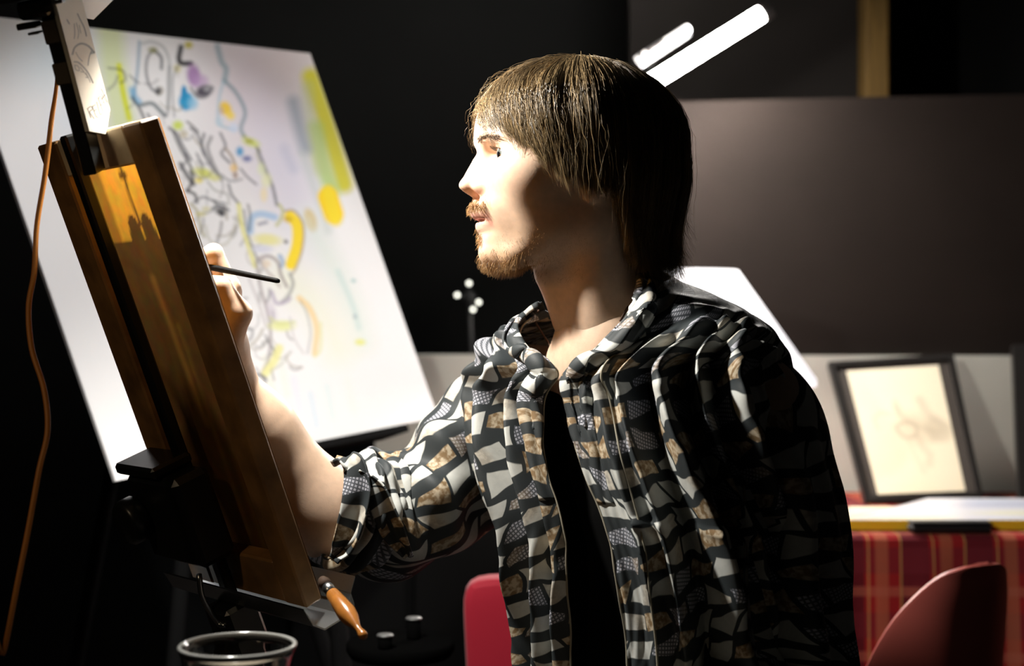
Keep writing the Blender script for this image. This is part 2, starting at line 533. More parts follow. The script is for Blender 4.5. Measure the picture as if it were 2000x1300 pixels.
def horned_sketch(U, V):
    C = np.ones(U.shape + (3,)) * np.array([.90, .80, .60])
    X, Y = U * 100, V * 130
    g = (.42, .34, .23)
    blob(C, X, Y, 58, 66, 16, 14, g, .30, .4)
    stroke(C, X, Y, [(46, 46), (50, 56), (58, 62), (66, 68), (78, 70)], 5, g, .35, 3)
    stroke(C, X, Y, [(66, 40), (70, 52), (78, 62), (84, 68), (80, 76), (70, 76)], 6, g, .38, 3)
    blob(C, X, Y, 74, 66, 9, 10, g, .32)
    stroke(C, X, Y, [(44, 70), (42, 64), (50, 60), (58, 64), (56, 72), (48, 74), (44, 70)], 2.5, g, .6, 1.5)
    stroke(C, X, Y, [(27, 64), (26, 56), (32, 50), (40, 52)], 2, g, .35, 2)
    stroke(C, X, Y, [(58, 74), (60, 84), (64, 90), (62, 98)], 5, g, .35, 3)
    stroke(C, X, Y, [(50, 78), (52, 90), (56, 104)], 4, g, .22, 3)
    stroke(C, X, Y, [(46, 40), (46, 52)], 3, g, .35, 2)
    return C
def back_y(p, yb=2.84, yt=3.06, zt=1.05):
    return p
# framed drawing leaning on the pale wall, feet on the cloth
def lean(pxx, pyy):
    f = np.clip((pyy - 690) / (985 - 690), 0, 1)
    return px(pxx, pyy, 3.06 + (2.845 - 3.06) * f)
C = [lean(1618, 706), lean(1862, 690), lean(1921, 970), lean(1690, 979)]
fr = empty('framed_drawing', (C[2] + C[3]) / 2, 'black framed pencil drawing on cream paper leaning on the table', 'picture')
quadframe(fr, C, .012, .018, (M_frame, M_mount, M_paper), inner=(.13, .065, .87, .945), paint=horned_sketch)
C = [lean(1978, 672), lean(2200, 665), lean(2255, 971), lean(1991, 978)]
fr = empty('framed_picture', (C[2] + C[3]) / 2, 'black edged framed picture cut off at the right edge of the photo', 'picture')
quadframe(fr, C, .03, .018, (M_frame, M_mount, M_paper), inner=(.18, .12, .82, .9), paint=lambda U, V: np.ones(U.shape + (3,)) * np.array([.8, .75, .6]))

# shallow yellow-edged box lid with a pale printed top, lying on the cloth
yb = empty('yellow_box', px(1850, 1040, 2.5), 'flat yellow-sided box with a pale blue printed lid on the tablecloth', 'box')
f1, f2, f3, f4 = [np.array([*q[:2], TZ + .003]) for q in (px(1652, 1040, 2.47), px(2130, 1040, 2.47), px(2120, 980, 2.80), px(1810, 980, 2.80))]
hgt = .016
def slab(name, q, z0, z1, m, root, lab=None):
    V = np.array([[*p[:2], z0] for p in q] + [[*p[:2], z1] for p in q])
    return mesh(name, V, [(3, 2, 1, 0), (4, 5, 6, 7), (0, 1, 5, 4), (1, 2, 6, 5), (2, 3, 7, 6), (3, 0, 4, 7)], m, root, smooth=False, label=lab)
slab('box_side', (f1, f2, f3, f4), TZ + .003, TZ + .003 + hgt, mat('yellow_card', (.85, .55, .02), .6), yb, 'yellow card sides')
def shrink(q, k):
    c = np.mean(q, 0); return [c + (p - c) * k for p in q]
kk, ll = 60, 40
U, Vv = np.meshgrid(np.linspace(0, 1, kk), np.linspace(0, 1, ll), indexing='ij')
q = shrink((f1, f2, f3, f4), .985)
pts = (1 - Vv[..., None]) * ((1 - U[..., None]) * q[0] + U[..., None] * q[1]) + Vv[..., None] * ((1 - U[..., None]) * q[3] + U[..., None] * q[2])
pts[..., 2] = TZ + .003 + hgt + .0012
Cc = np.ones(U.shape + (3,)) * np.array([.78, .78, .84])
X, Y = U * 100, Vv * 100
blob(Cc, X, Y, 20, 10, 22, 10, (.9, .86, .66), .9)
blob(Cc, X, Y, 62, 70, 34, 16, (.45, .5, .66), .7, .1)
blob(Cc, X, Y, 78, 30, 30, 12, (.82, .80, .60), .8)
blob(Cc, X, Y, 40, 86, 18, 8, (.6, .66, .8), .7)
mesh('printed_lid', pts.reshape(-1, 3), grid_faces(kk, ll)[:, ::-1].copy(), mat('printed_lid', (.8, .8, .8), .35, attr=True), yb, col=Cc.reshape(-1, 3))
# cream sheet lying left of it
q = [np.array([*p[:2], TZ]) for p in (px(1560, 1030, 2.50), px(1640, 1022, 2.52), px(1800, 984, 2.80), px(1660, 988, 2.80))]
o = slab('paper_sheet', q, TZ + .002, TZ + .0035, mat('cream_sheet', (.85, .72, .52), .8), None)
tag(o, 'cream paper sheet between the framed drawing and the yellow box', 'paper')
bc = empty('black_case', px(1850, 1042, 2.44), 'slim black case lying before the yellow box', 'case')
V, F = box((px(1772, 0, 2.455)[0], 2.432, TZ + .003), (px(1932, 0, 2.455)[0], 2.464, TZ + .017), bev=.005)
mesh('case_body', V, F, M_black, bc, smooth=False)
V, F = box((px(1774, 0, 2.455)[0], 2.431, TZ + .0175), (px(1930, 0, 2.455)[0], 2.463, TZ + .0215), bev=.0015)
mesh('case_lid', V, F, M_black, bc, smooth=False)

def solid_quad(C, n, d):
    V = np.array(list(C) + [c - n * d for c in C])
    return V, [(3, 2, 1, 0), (4, 5, 6, 7), (0, 1, 5, 4), (1, 2, 6, 5), (2, 3, 7, 6), (3, 0, 4, 7)]
M_canvas = mat('white_primed_canvas', (.86, .85, .86), .85, bump=(900, .1, .0005))
# table lamp with a wide white shade behind the near shoulder
lc = px(1338, 640, 2.66); lx, ly_ = lc[0], lc[1]
z_t, z_b = px(0, 528, 2.66)[2], px(0, 752, 2.66)[2]
r_t, r_b = (1441 - 1338) / FPX * 2.66, (1590 - 1338) / FPX * 2.66
tlamp = empty('table_lamp', (lx, ly_, TZ), 'table lamp with a wide glowing white shade behind the near shoulder', 'lamp')
V, F = lathe([(r_t, z_t), (r_b, z_b + .012), (r_b, z_b), (r_b - .002, z_b), (r_b - .002, z_b + .012), (r_t - .002, z_t)], 72, (lx, ly_, 0), closed=True)
mesh('lamp_shade', V, F, mat('glowing_white_shade', (.9, .88, .9), .8, emit=(1.0, .96, 1.0), estr=1.0), tlamp)
V, F = lathe([(0, TZ + .002), (.075, TZ + .002), (.08, TZ + .01), (.03, TZ + .02), (.016, TZ + .05), (.03, TZ + .11), (.02, TZ + .17), (.010, TZ + .20), (.010, TZ + .235), (0, TZ + .235)], 30, (lx, ly_, 0))
mesh('lamp_base', V, F, M_black, tlamp)
V, F = lathe([(0, TZ + .236), (.012, TZ + .236), (.022, TZ + .262), (.026, TZ + .285), (.018, TZ + .305), (0, TZ + .31)], 24, (lx, ly_, 0))
mesh('bulb', V, F, mat('lit_lamp_bulb', (1, 1, 1), .4, emit=(1.0, .90, .78), estr=150), tlamp)
for k in range(3):
    a = k * 2.0944
    V, F, _ = tube([np.array([lx, ly_, TZ + .30]), np.array([lx + .5 * r_t * math.cos(a), ly_ + .5 * r_t * math.sin(a), z_t - .02]), np.array([lx + r_t * math.cos(a) * .985, ly_ + r_t * math.sin(a) * .985, z_t - .004])], [.0018] * 3, 8, 6)
    mesh('shade_spoke', V, F, M_black, tlamp)

# ------------------------------------------------------------------ chairs
def shell_chair(name, base, yaw, label, m, zscale=1.0):
    root = empty(name, base, label, 'chair')
    R = np.array([[math.cos(yaw), math.sin(yaw), 0], [-math.sin(yaw), math.cos(yaw), 0], [0, 0, 1]])
    # local: x sideways, y backwards, z up; one moulded sheet from seat lip to top of the back
    pr = catmull([(-.22, .405), (-.20, .435), (-.08, .432), (.06, .425), (.15, .45), (.19, .53), (.203, .62), (.217, .70), (.232, .76), (.240, .782), (.244, .79)], 46)
    wd = catmull(np.array([.16, .20, .215, .215, .208, .200, .184, .150, .098, .056, .012])[:, None], 46)[:, 0]
    cup = catmull(np.array([0, .005, .02, .03, .05, .055, .050, .036, .018, .006, .0])[:, None], 46)[:, 0]
    u = np.linspace(-1, 1, 33)
    V = np.zeros((46, 33, 3)); V[..., 0] = u[None] * wd[:, None] * .74
    sh = np.abs(u[None]) ** 2.4 * cup[:, None]
    tz = np.gradient(pr, axis=0); tn = nrm(np.stack([-tz[:, 1], tz[:, 0]], 1))
    V[..., 1] = pr[:, 0][:, None] + sh * tn[:, 0][:, None]
    V[..., 2] = pr[:, 1][:, None] + sh * tn[:, 1][:, None]
    V[..., 2] *= zscale
    W = V.reshape(-1, 3) @ R + np.array(base)
    o = mesh('seat_shell', W, grid_faces(46, 33)[:, ::-1].copy(), m, root)
    md = o.modifiers.new('thick', 'SOLIDIFY'); md.thickness = .007; md.offset = 0
    md = o.modifiers.new('round', 'BEVEL'); md.width = .002; md.segments = 2; md.limit_method = 'ANGLE'
    for sx in (-1, 1):
        for (y0, y1) in ((-.10, -.19), (.08, .20)):
            a = np.array([sx * .10, y0, .424 * zscale]) @ R + base; b = np.array([sx * .16, y1, .0]) @ R + base
            V, F, _ = tube([a, (a + b) / 2, b], [.011, .010, .008], 8, 10)
            mesh('leg', V, F, M_wood, root)
    return root
M_pink = mat('salmon_plastic', (.56, .125, .10), .38, spec=.5)
shell_chair('shell_chair', np.array([.512, 2.12, 0]), math.radians(-150), 'salmon pink moulded plastic chair by the plaid table', M_pink, .975)
# upholstered crimson chair behind the sitter
M_crim = mat('crimson_upholstery', (.42, .004, .025), .7, sheen=.3)
cc = empty('crimson_chair', (.05, 2.12, 0), 'crimson upholstered chair behind the far sleeve', 'chair')
x0 = px(905, 0, 2.1)[0]; zt_ = px(0, 1112, 2.1)[2]
def cushion(lo, hi, bulge, n=16):
    lo = np.array(lo, float); hi = np.array(hi, float); c = (lo + hi) / 2; h = (hi - lo) / 2
    Vs, Fs = [], []
    for a in range(3):
        for s in (-1, 1):
            o1, o2 = (a + 1) % 3, (a + 2) % 3
            g = np.linspace(-1, 1, n); A_, B_ = np.meshgrid(g, g, indexing='ij')
            P = np.zeros((n, n, 3)); P[..., a] = s; P[..., o1] = A_; P[..., o2] = B_
            k = (np.abs(P) ** 8).sum(-1, keepdims=True) ** (1 / 8)
            Q = P / k * h
            Vs.append((Q + c).reshape(-1, 3)); f = grid_faces(n, n) + len(Fs) * n * n
            Fs.append(f if s > 0 else f[:, ::-1])
    return np.concatenate(Vs), np.concatenate(Fs)
V, F = cushion((x0, 2.02, .50), (x0 + .28, 2.08, zt_), 0)
V[:, 0] += (V[:, 2] - zt_) * -.05
mesh('backrest', V, F, M_crim, cc)
V, F = cushion((x0 + .0, 2.05, .42), (x0 + .28, 2.33, .50), 0)
mesh('seat', V, F, M_crim, cc)
for sx in (x0 + .02, x0 + .22):
    for sy in (2.06, 2.30):
        mesh('leg', *box((sx, sy, 0), (sx + .035, sy + .035, .44), bev=.003), M_black, cc, smooth=False)

# ------------------------------------------------------------------ four highlights in the dark, built as glowing beads on an added stand
ld = empty('glint_stand', px(935, 1100, 3.4) * [1, 1, 0], 'thin black added stand with four tiny glowing beads for glints', 'lamp')
M_glint = mat('glint_glow', (1, 1, 1), .4, emit=(.95, .95, .82), estr=2.6)
hub = px(917, 580, 3.42)
V, F = lathe([(0, -.02), (.012, -.02), (.016, -.01), (.016, .01), (.012, .02), (0, .02)], 20, hub, (0, 1, 0))
mesh('hub', V, F, M_black, ld)
for q in ((916, 553), (893, 576), (935, 590), (924, 604)):
    c = px(*q, 3.40)
    V, F, _ = tube([hub, hub * .5 + c * .5, c + [0, .008, 0]], [.004] * 3, 6, 8)
    a_ = mesh('arm', V, F, M_black, ld)
    V, F = lathe([(0, -.0055), (.004, -.004), (.0055, 0), (.004, .004), (0, .0055)], 14, c)
    mesh('bulb', V, F, M_glint, a_)
V, F, _ = tube([hub, np.array([px(940, 0, 3.42)[0], 3.42, .5]), np.array([px(940, 0, 3.42)[0], 3.42, .01])], [.005, .005, .006], 12, 10)
mesh('pole', V, F, mat('dull_pole', (.05, .05, .05), .4), ld)
V, F = lathe([(0, 0), (.12, 0), (.12, .012), (.02, .02), (0, .02)], 30, (px(940, 0, 3.42)[0], 3.42, 0))
mesh('base', V, F, M_black, ld)
# wide dark low cabinet below the painting
cb = empty('low_cabinet', (px(800, 0, 2.9)[0], 2.95, 0), 'low matt black cabinet in the dark under the large painting', 'cabinet')
M_cab = mat('matt_black_cabinet', (.006, .006, .006), .9, spec=.05)
cx0, cx1, cz = px(560, 0, 2.9)[0], px(1040, 0, 2.9)[0], px(0, 985, 2.9)[2]
mesh('cabinet_body', *box((cx0, 2.90, .04), (cx1, 3.10, cz), bev=.004), M_cab, cb, smooth=False)
for k in range(2):
    a_ = cx0 + .01 + k * (cx1 - cx0) / 2
    d_ = mesh('cabinet_door', *box((a_, 2.885, .06), (a_ + (cx1 - cx0) / 2 - .02, 2.8995, cz - .02), bev=.003), M_cab, cb, smooth=False)
    V, F = lathe([(0, 0), (.006, 0), (.011, .012), (.009, .018), (0, .02)], 16, (a_ + (.04 if k else (cx1 - cx0) / 2 - .06), 2.8848, cz * .6), (0, -1, 0))
    mesh('knob', V, F, M_cab, d_)
# ================================================================== large painting in the background
k_ = .70 / .80
PC = [np.array(p) * [k_, k_, 1] for p in ((-0.901, 2.292, 0), (-0.42, 2.954, 0), (-0.153, 2.935, 0), (-0.634, 2.274, 0))]
for p, z in zip(PC, (1.597, 1.660, .906, .843)): p[2] = CAMZ + (z - CAMZ) * k_
pn = nrm(np.cross(PC[1] - PC[0], PC[3] - PC[0])); pn = pn if pn[1] < 0 else -pn
n1, n2 = 250, 300
U, Vv = np.meshgrid(np.linspace(0, 1, n1), np.linspace(0, 1, n2), indexing='ij')
pts = (1 - Vv[..., None]) * ((1 - U[..., None]) * PC[0] + U[..., None] * PC[1]) + Vv[..., None] * ((1 - U[..., None]) * PC[3] + U[..., None] * PC[2])
X = 1000 + pts[..., 0] / pts[..., 1] * FPX          # where each point of the sheet sits in the drawing
Y = 650 - (pts[..., 2] - CAMZ) / pts[..., 1] * FPX
def paint_faces(X, Y):
    C = np.ones(X.shape + (3,)) * np.array([.90, .90, .90])
    S = lambda p, w, c, a=.8, s=1.5: stroke(C, X, Y, p, w, c, a, s)
    Bl = lambda x, y, rx, ry, c, a=.8, g=0., s=.4: blob(C, X, Y, x, y, rx, ry, c, a, g, s)
    ink = (.02, .02, .025); gry = (.10, .105, .13); blu = (.05, .30, .62); lil = (.62, .55, .66)
    # washes
    Bl(500, 180, 90, 170, (.66, .57, .63), .75, -.25, .7)
    Bl(570, 110, 60, 60, (.60, .50, .50), .5, 0, .6)
    Bl(560, 330, 50, 130, (.68, .66, .78), .7, -.3, .7)
    Bl(100, 110, 70, 60, (.72, .84, .9), .7, 0, .8)
    Bl(130, 235, 34, 40, (.8, .86, .92), .7, 0, .8)
    S([(215, 60), (222, 140), (238, 240)], 50, (.75, .86, .42), .75, 14)
    S([(232, 128), (240, 180), (252, 232)], 11, (.74, .80, .02), .95, 3)
    S([(606, 150), (634, 230), (664, 330), (672, 360)], 34, (.70, .66, .0), .95, 8)
    S([(616, 250), (630, 320), (648, 372)], 30, (.46, .66, .14), .8, 9)
    S([(600, 170), (606, 240), (622, 330)], 22, (.55, .62, .3), .5, 10)
    S([(572, 200), (582, 240), (596, 290)], 24, (.30, .36, .44), .75, 9); S([(590, 300), (625, 400), (640, 450)], 14, (.55, .62, .60), .6, 8)
    S([(555, 290), (572, 330)], 18, (.5, .52, .66), .5, 8)
    S([(640, 384), (651, 418)], 40, (.97, .68, .0), 1., 3); S([(640, 372), (656, 430)], 22, (.97, .76, .02), .9, 5)
    Bl(606, 430, 11, 22, (.70, .42, .0), .95, -.3, .3)
    S([(600, 430), (640, 500), (690, 600), (712, 670)], 42, (.74, .84, .76), .6, 20)
    S([(560, 540), (620, 600), (660, 680)], 60, (.86, .89, .66), .5, 28)
    S([(660, 530), (690, 600), (700, 640)], 9, (.5, .7, .68), .5, 5)
    Bl(690, 548, 5, 4, (.25, .5, .5), .6); Bl(693, 618, 4, 5, (.3, .4, .45), .6); Bl(703, 668, 10, 6, (.78, .80, .2), .85)
    for (x, y, c) in ((618, 830, (.62, .78, .9)), (650, 815, (.68, .86, .86)), (585, 800, (.75, .78, .9)), (690, 800, (.8, .9, .84)), (560, 770, (.82, .86, .76)), (530, 760, (.86, .88, .7))):
        S([(x - 12, y - 60), (x, y)], 12, c, .6, 8)
    # upper left mask
    S([(272, 82), (268, 140), (261, 182), (257, 190)], 6, (.30, .44, .55), .8)
    S([(258, 176), (262, 190), (270, 200)], 13, (.16, .45, .72), .8, 4)
    S([(258, 192), (272, 212), (283, 236)], 5, ink, .75)
    S([(278, 85), (296, 82), (318, 92), (330, 120), (331, 170), (326, 215)], 6, (.45, .48, .48), .6)
    S([(300, 98), (288, 112), (285, 140), (292, 168), (306, 182)], 5, gry, .75)
    S([(300, 98), (314, 112), (315, 134)], 6, gry, .8)
    Bl(298, 98, 9, 6, (.3, .3, .1), .8); Bl(309, 178, 6, 8, ink, .9)
    S([(274, 206), (296, 202), (312, 216), (322, 226)], 8, (.2, .24, .26), .85)
    S([(322, 226), (328, 216), (328, 160), (330, 130)], 5, gry, .5)
    # big eye
    S([(353, 92), (349, 115), (355, 124), (372, 124)], 10, ink, .95, 2)
    Bl(368, 88, 8, 7, (.62, .55, .05), .9); Bl(346, 134, 7, 8, (.72, .66, .25), .7)
    S([(350, 124), (338, 150), (337, 190), (340, 228)], 4, gry, .5)
    Bl(378, 148, 13, 22, (.42, .22, .50), .9, -.15, .3); Bl(392, 158, 14, 12, (.55, .36, .62), .7)
    Bl(398, 178, 17, 11, (.06, .05, .08), .95, -.35, .3); Bl(404, 174, 7, 5, (.5, .5, .52), .7)
    S([(372, 172), (386, 190), (404, 188), (415, 170)], 4, gry, .8)
    Bl(363, 198, 14, 18, (.03, .36, .66), 1., .1, .2); Bl(359, 182, 6, 15, (.02, .30, .60), 1., 0, .2); Bl(376, 202, 10, 12, (.30, .60, .82), .8)
    # blue grey contour on the right of the head
    S([(424, 90), (432, 120), (441, 135), (438, 158)], 11, (.30, .42, .48), .8, 3)
    S([(438, 158), (458, 178), (474, 205), (478, 225), (470, 250), (476, 266)], 8, (.25, .34, .40), .8, 2.5)
    S([(436, 160), (428, 190), (425, 232), (430, 245), (458, 254)], 6, (.42, .58, .68), .7)
    Bl(440, 212, 11, 14, (.88, .60, .03), .95, -.5, .3); Bl(450, 226, 8, 8, (.92, .70, .1), .9); Bl(432, 216, 5, 8, (.55, .42, .4), .6)
    Bl(456, 250, 9, 9, (.62, .72, .88), .7); Bl(428, 238, 8, 9, (.5, .66, .76), .6)
    # locks below
    Bl(347, 245, 10, 9, (.66, .78, .12), .95); Bl(358, 262, 8, 8, (.5, .42, .22), .6)
    for p, w_, c_ in (([(330, 250), (345, 262), (356, 285), (372, 312)], 6, gry), ([(338, 258), (352, 290), (368, 318), (378, 340)], 5, ink),
                      ([(372, 250), (385, 262), (392, 282), (398, 302)], 5, gry), ([(398, 262), (394, 285), (408, 318), (428, 345)], 6, gry),
                      ([(412, 268), (405, 290), (418, 325), (432, 350)], 7, (.25, .25, .26)), ([(384, 300), (396, 330), (390, 352)], 4, gry),
                      ([(352, 320), (366, 345), (378, 360)], 8, ink), ([(372, 335), (376, 352), (366, 372)], 7, ink),
                      ([(364, 372), (380, 380), (384, 395)], 6, ink), ([(430, 260), (440, 285), (432, 300), (448, 318)], 5, gry),
                      ([(440, 290), (452, 306), (462, 330)], 5, (.3, .22, .14)), ([(378, 395), (396, 385), (416, 392), (440, 398)], 4, gry),
                      ([(405, 355), (420, 372), (444, 380), (446, 400)], 4, (.45, .45, .42)), ([(372, 398), (384, 412), (390, 440), (398, 462)], 5, (.4, .38, .2)),
                      ([(446, 360), (452, 380), (466, 398)], 5, gry), ([(360, 300), (364, 312), (352, 330)], 4, gry),
                      ([(476, 266), (498, 284), (506, 296)], 6, (.35, .36, .1)), ([(502, 290), (520, 335), (532, 365), (540, 400)], 6, gry),
                      ([(500, 300), (512, 330), (524, 352)], 4, (.5, .5, .35)), ([(470, 330), (482, 345), (500, 360)], 4, gry)):
        S(p, w_, c_, .75)
    Bl(398, 338, 20, 9, (.70, .74, .1), .85, .3, .4); Bl(388, 352, 8, 6, (.9, .78, .15), .85); Bl(420, 348, 10, 6, (.72, .72, .2), .7)
    Bl(490, 278, 17, 8, (.66, .72, .2), .85, .3); Bl(486, 276, 8, 5, (.4, .4, .05), .8)
    Bl(468, 296, 7, 9, (.08, .34, .62), .95); Bl(482, 310, 9, 6, (.15, .18, .4), .9); Bl(456, 328, 7, 8, (.85, .58, .2), .8); Bl(459, 342, 5, 7, (.35, .22, .15), .8)
    Bl(520, 352, 10, 14, (.84, .86, .5), .7); Bl(515, 380, 7, 14, (.92, .78, .45), .7); Bl(510, 330, 8, 12, (.78, .85, .5), .6)
    rg = np.random.default_rng(4)
    for _k in range(70):
        y_ = rg.uniform(120, 720); x_ = 330 + (y_ - 240) * .44 + rg.uniform(-62, 62); L_ = rg.uniform(14, 42); a_ = rg.normal(1.15, .5); b_ = rg.normal(0, .9)
        p_ = [(x_ + L_ * t_ * math.cos(a_ + b_ * t_), y_ + L_ * t_ * math.sin(a_ + b_ * t_)) for t_ in (0, .33, .66, 1)]
        S(p_, rg.uniform(2.2, 5), [ink, gry, (.25, .24, .26), (.34, .30, .22)][int(rg.integers(4))], rg.uniform(.35, .7), 1.2)
    # lower face
    Bl(430, 412, 10, 7, ink, .85); Bl(433, 418, 6, 5, ink, .9); S([(414, 408), (428, 402), (446, 410)], 5, gry, .8)
    S([(400, 440), (410, 470), (438, 478), (456, 452), (462, 420)], 5, (.55, .54, .45), .6)
    Bl(392, 418, 10, 5, (.62, .58, .2), .7); Bl(402, 408, 8, 5, (.66, .62, .25), .6)
    S([(466, 400), (472, 440), (488, 490), (498, 520)], 8, (.82, .80, .2), .8, 2.5)
    S([(476, 410), (482, 450), (496, 492), (506, 512)], 4, gry, .7)
    S([(488, 452), (492, 425), (510, 418), (536, 424)], 13, (.36, .56, .80), .8, 3); S([(505, 438), (520, 434)], 6, (.25, .26, .35), .8)
    S([(484, 400), (488, 420), (486, 450)], 4, ink, .7)
    S([(545, 400), (552, 412), (548, 428), (540, 440)], 6, (.5, .52, .1), .7)
    Bl(522, 468, 26, 11, (.86, .82, .32), .85, .1); Bl(512, 486, 20, 8, (.70, .72, .84), .8)
    S([(566, 422), (580, 440), (580, 478), (568, 516)], 22, (.98, .74, .03), 1., 2.5)
    S([(556, 412), (575, 412), (592, 440), (590, 486), (578, 522), (570, 535)], 4, (.32, .2, .12), .7)
    Bl(562, 428, 9, 6, (.66, .44, .02), .8); Bl(558, 472, 4, 4, ink, .8)
    S([(546, 500), (552, 512), (548, 520)], 9, (.25, .40, .62), .7)
    S([(505, 505), (524, 500), (542, 512), (548, 536), (560, 560)], 6, (.30, .24, .24), .75)
    S([(512, 508), (520, 528), (536, 545), (546, 560)], 5, (.4, .32, .3), .65); Bl(520, 515, 8, 8, (.82, .7, .55), .8)
    S([(566, 535), (572, 555), (562, 578), (550, 590)], 6, gry, .6)
    S([(500, 510), (508, 560), (522, 610), (528, 650), (524, 700), (512, 728), (516, 740)], 6, (.36, .32, .33), .75)
    S([(486, 545), (504, 590), (520, 640)], 5, (.5, .46, .48), .55)
    Bl(530, 610, 9, 22, lil, .5, -.2); S([(530, 570), (540, 592), (560, 588), (566, 582)], 7, (.42, .36, .5), .7)
    Bl(550, 636, 24, 10, (.80, .84, .35), .85); S([(527, 620), (545, 632), (575, 628)], 5, (.66, .7, .3), .7)
    S([(584, 582), (604, 602), (618, 640), (614, 690)], 11, (.90, .66, .3), .8, 3); S([(586, 588), (598, 610), (606, 650), (600, 690)], 4, gry, .35)
    S([(566, 620), (574, 660), (592, 690)], 4, (.6, .58, .58), .6); S([(626, 630), (626, 680), (614, 696)], 5, (.78, .78, .35), .6)
    S([(545, 680), (534, 706), (518, 728)], 16, (.84, .82, .34), .85, 3); S([(566, 688), (548, 712), (528, 724)], 4, (.5, .5, .42), .6)
    S([(478, 640), (492, 644), (490, 660), (478, 668)], 5, gry, .6); S([(490, 730), (512, 734), (520, 742)], 5, gry, .7)
    return np.clip(C, 0, 1)
Cp = paint_faces(X, Y)
M_paint = mat('ink_and_colour_on_canvas', (.9, .9, .9), .75, spec=.2, attr=True)
root = empty('large_painting', (PC[2] + PC[3]) / 2, 'large canvas of inked abstract faces with yellow and blue paint', 'painting')
mesh('painted_sheet', (pts + pn * .0006).reshape(-1, 3), grid_faces(n1, n2), M_paint, root, col=Cp.reshape(-1, 3))
mesh('canvas_wrap', *solid_quad(PC, pn, .005), M_canvas, root, smooth=False)
cen = np.mean(PC, 0)
for (i, j) in ((0, 1), (1, 2), (2, 3), (3, 0)):
    a, b = PC[i] - pn * .0055 + nrm(cen - PC[i]) * .012, PC[j] - pn * .0055 + nrm(cen - PC[j]) * .012
    mesh('stretcher_bar', *solid_quad([a, b, b + nrm(cen - PC[j]) * .06, a + nrm(cen - PC[i]) * .06], pn, .012), M_wood, root, smooth=False)
# its black easel
be = empty('painting_easel', (cen[0] - pn[0] * .2, cen[1] - pn[1] * .2, 0), 'black studio easel carrying the large painting', 'easel')
ex = nrm(PC[2] - PC[3]); ed = nrm(PC[3] - PC[0])
mb = (PC[2] + PC[3]) / 2
sp0 = mb - pn * .045 - ed * .62; sp1 = mb - pn * .045 + ed * .10
V, F, _ = tube([sp0, (sp0 + sp1) / 2, sp1], [.018] * 3, 6, 12)
mesh('mast', V, F, M_cab, be)
a = PC[3] * .85 + PC[2] * .15; b = PC[3] * .15 + PC[2] * .85
V, F = box((0, -.02, .002), (np.linalg.norm(b - a), .05, .016), a, (nrm(b - a), -pn, ed), .002)
mesh('ledge', V, F, M_cab, be, smooth=False)
for s in (-1, 1):
    st = mb - pn * .045 - ed * .35; en = np.array([*(mb + ex * s * .30)[:2], .0]) - pn * [.02, .02, 0]
    V, F, _ = tube([st, (st + en) / 2, en], [.013] * 3, 8, 10); mesh('leg', V, F, M_cab, be)
st = sp0 + ed * .1; en = np.array([*(mb - pn * .75)[:2], 0.])
V, F, _ = tube([st, (st + en) / 2, en], [.013] * 3, 8, 10); mesh('rear_leg', V, F, M_cab, be)
V, F, _ = tube([sp1, sp1 + ed * .2, np.array([*(mb + ed * .2)[:2], .0])], [.016] * 3, 8, 10); mesh('lower_mast', V, F, M_cab, be)

# ================================================================== the board on the near easel, seen from behind
BO = px(310, 225, 1.25)                             # top corner nearest the camera
bw = np.array([-.655, .755, 0.0]); lam = math.radians(21)
bn = np.array([.755 * math.cos(lam), .655 * math.cos(lam), math.sin(lam)])     # towards the painter
bh = np.cross(bw, bn); bh = bh if bh[2] < 0 else -bh
BW, BH = .222, .478
def bp(w_, h_, b_=0.0): return BO + bw * w_ + bh * h_ - bn * b_          # b_ = towards the back
AX = np.array([bw, bh, -bn])
def bbox(lo, hi, bev=0.0): return box(lo, hi, BO, AX, bev)
M_bar = mat('varnished_stretcher_wood', (.33, .17, .055), .42, spec=.5, noise=(30, .55, 1.25, (1, 1, 1)))
M_barlit = mat('lamplit_bar_wood', (.80, .64, .42), .5, noise=(30, .8, 1.15, (1, 1, 1)))  # wood lightened so the top bar looks lit by the lamp
bd = empty('stretched_canvas', bp(BW / 2, BH), 'wooden framed canvas on the near easel seen from behind', 'canvas')
mesh('side_bar', *bbox((0, 0, 0), (.036, BH, .020), .002), M_bar, bd, smooth=False)
mesh('side_bar', *bbox((BW - .043, .0, 0), (BW, BH, .020), .002), M_bar, bd, smooth=False)
mesh('top_bar', *bbox((.0365, .0, 0), (BW - .0435, .036, .019), .002), M_barlit, bd, smooth=False)
mesh('bottom_bar', *bbox((.0365, BH - .045, 0), (BW - .0435, BH, .019), .002), M_bar, bd, smooth=False)
mesh('bead', *bbox((.0365, .0365, .001), (.041, BH - .046, .008), .002), M_bar, bd, smooth=False)
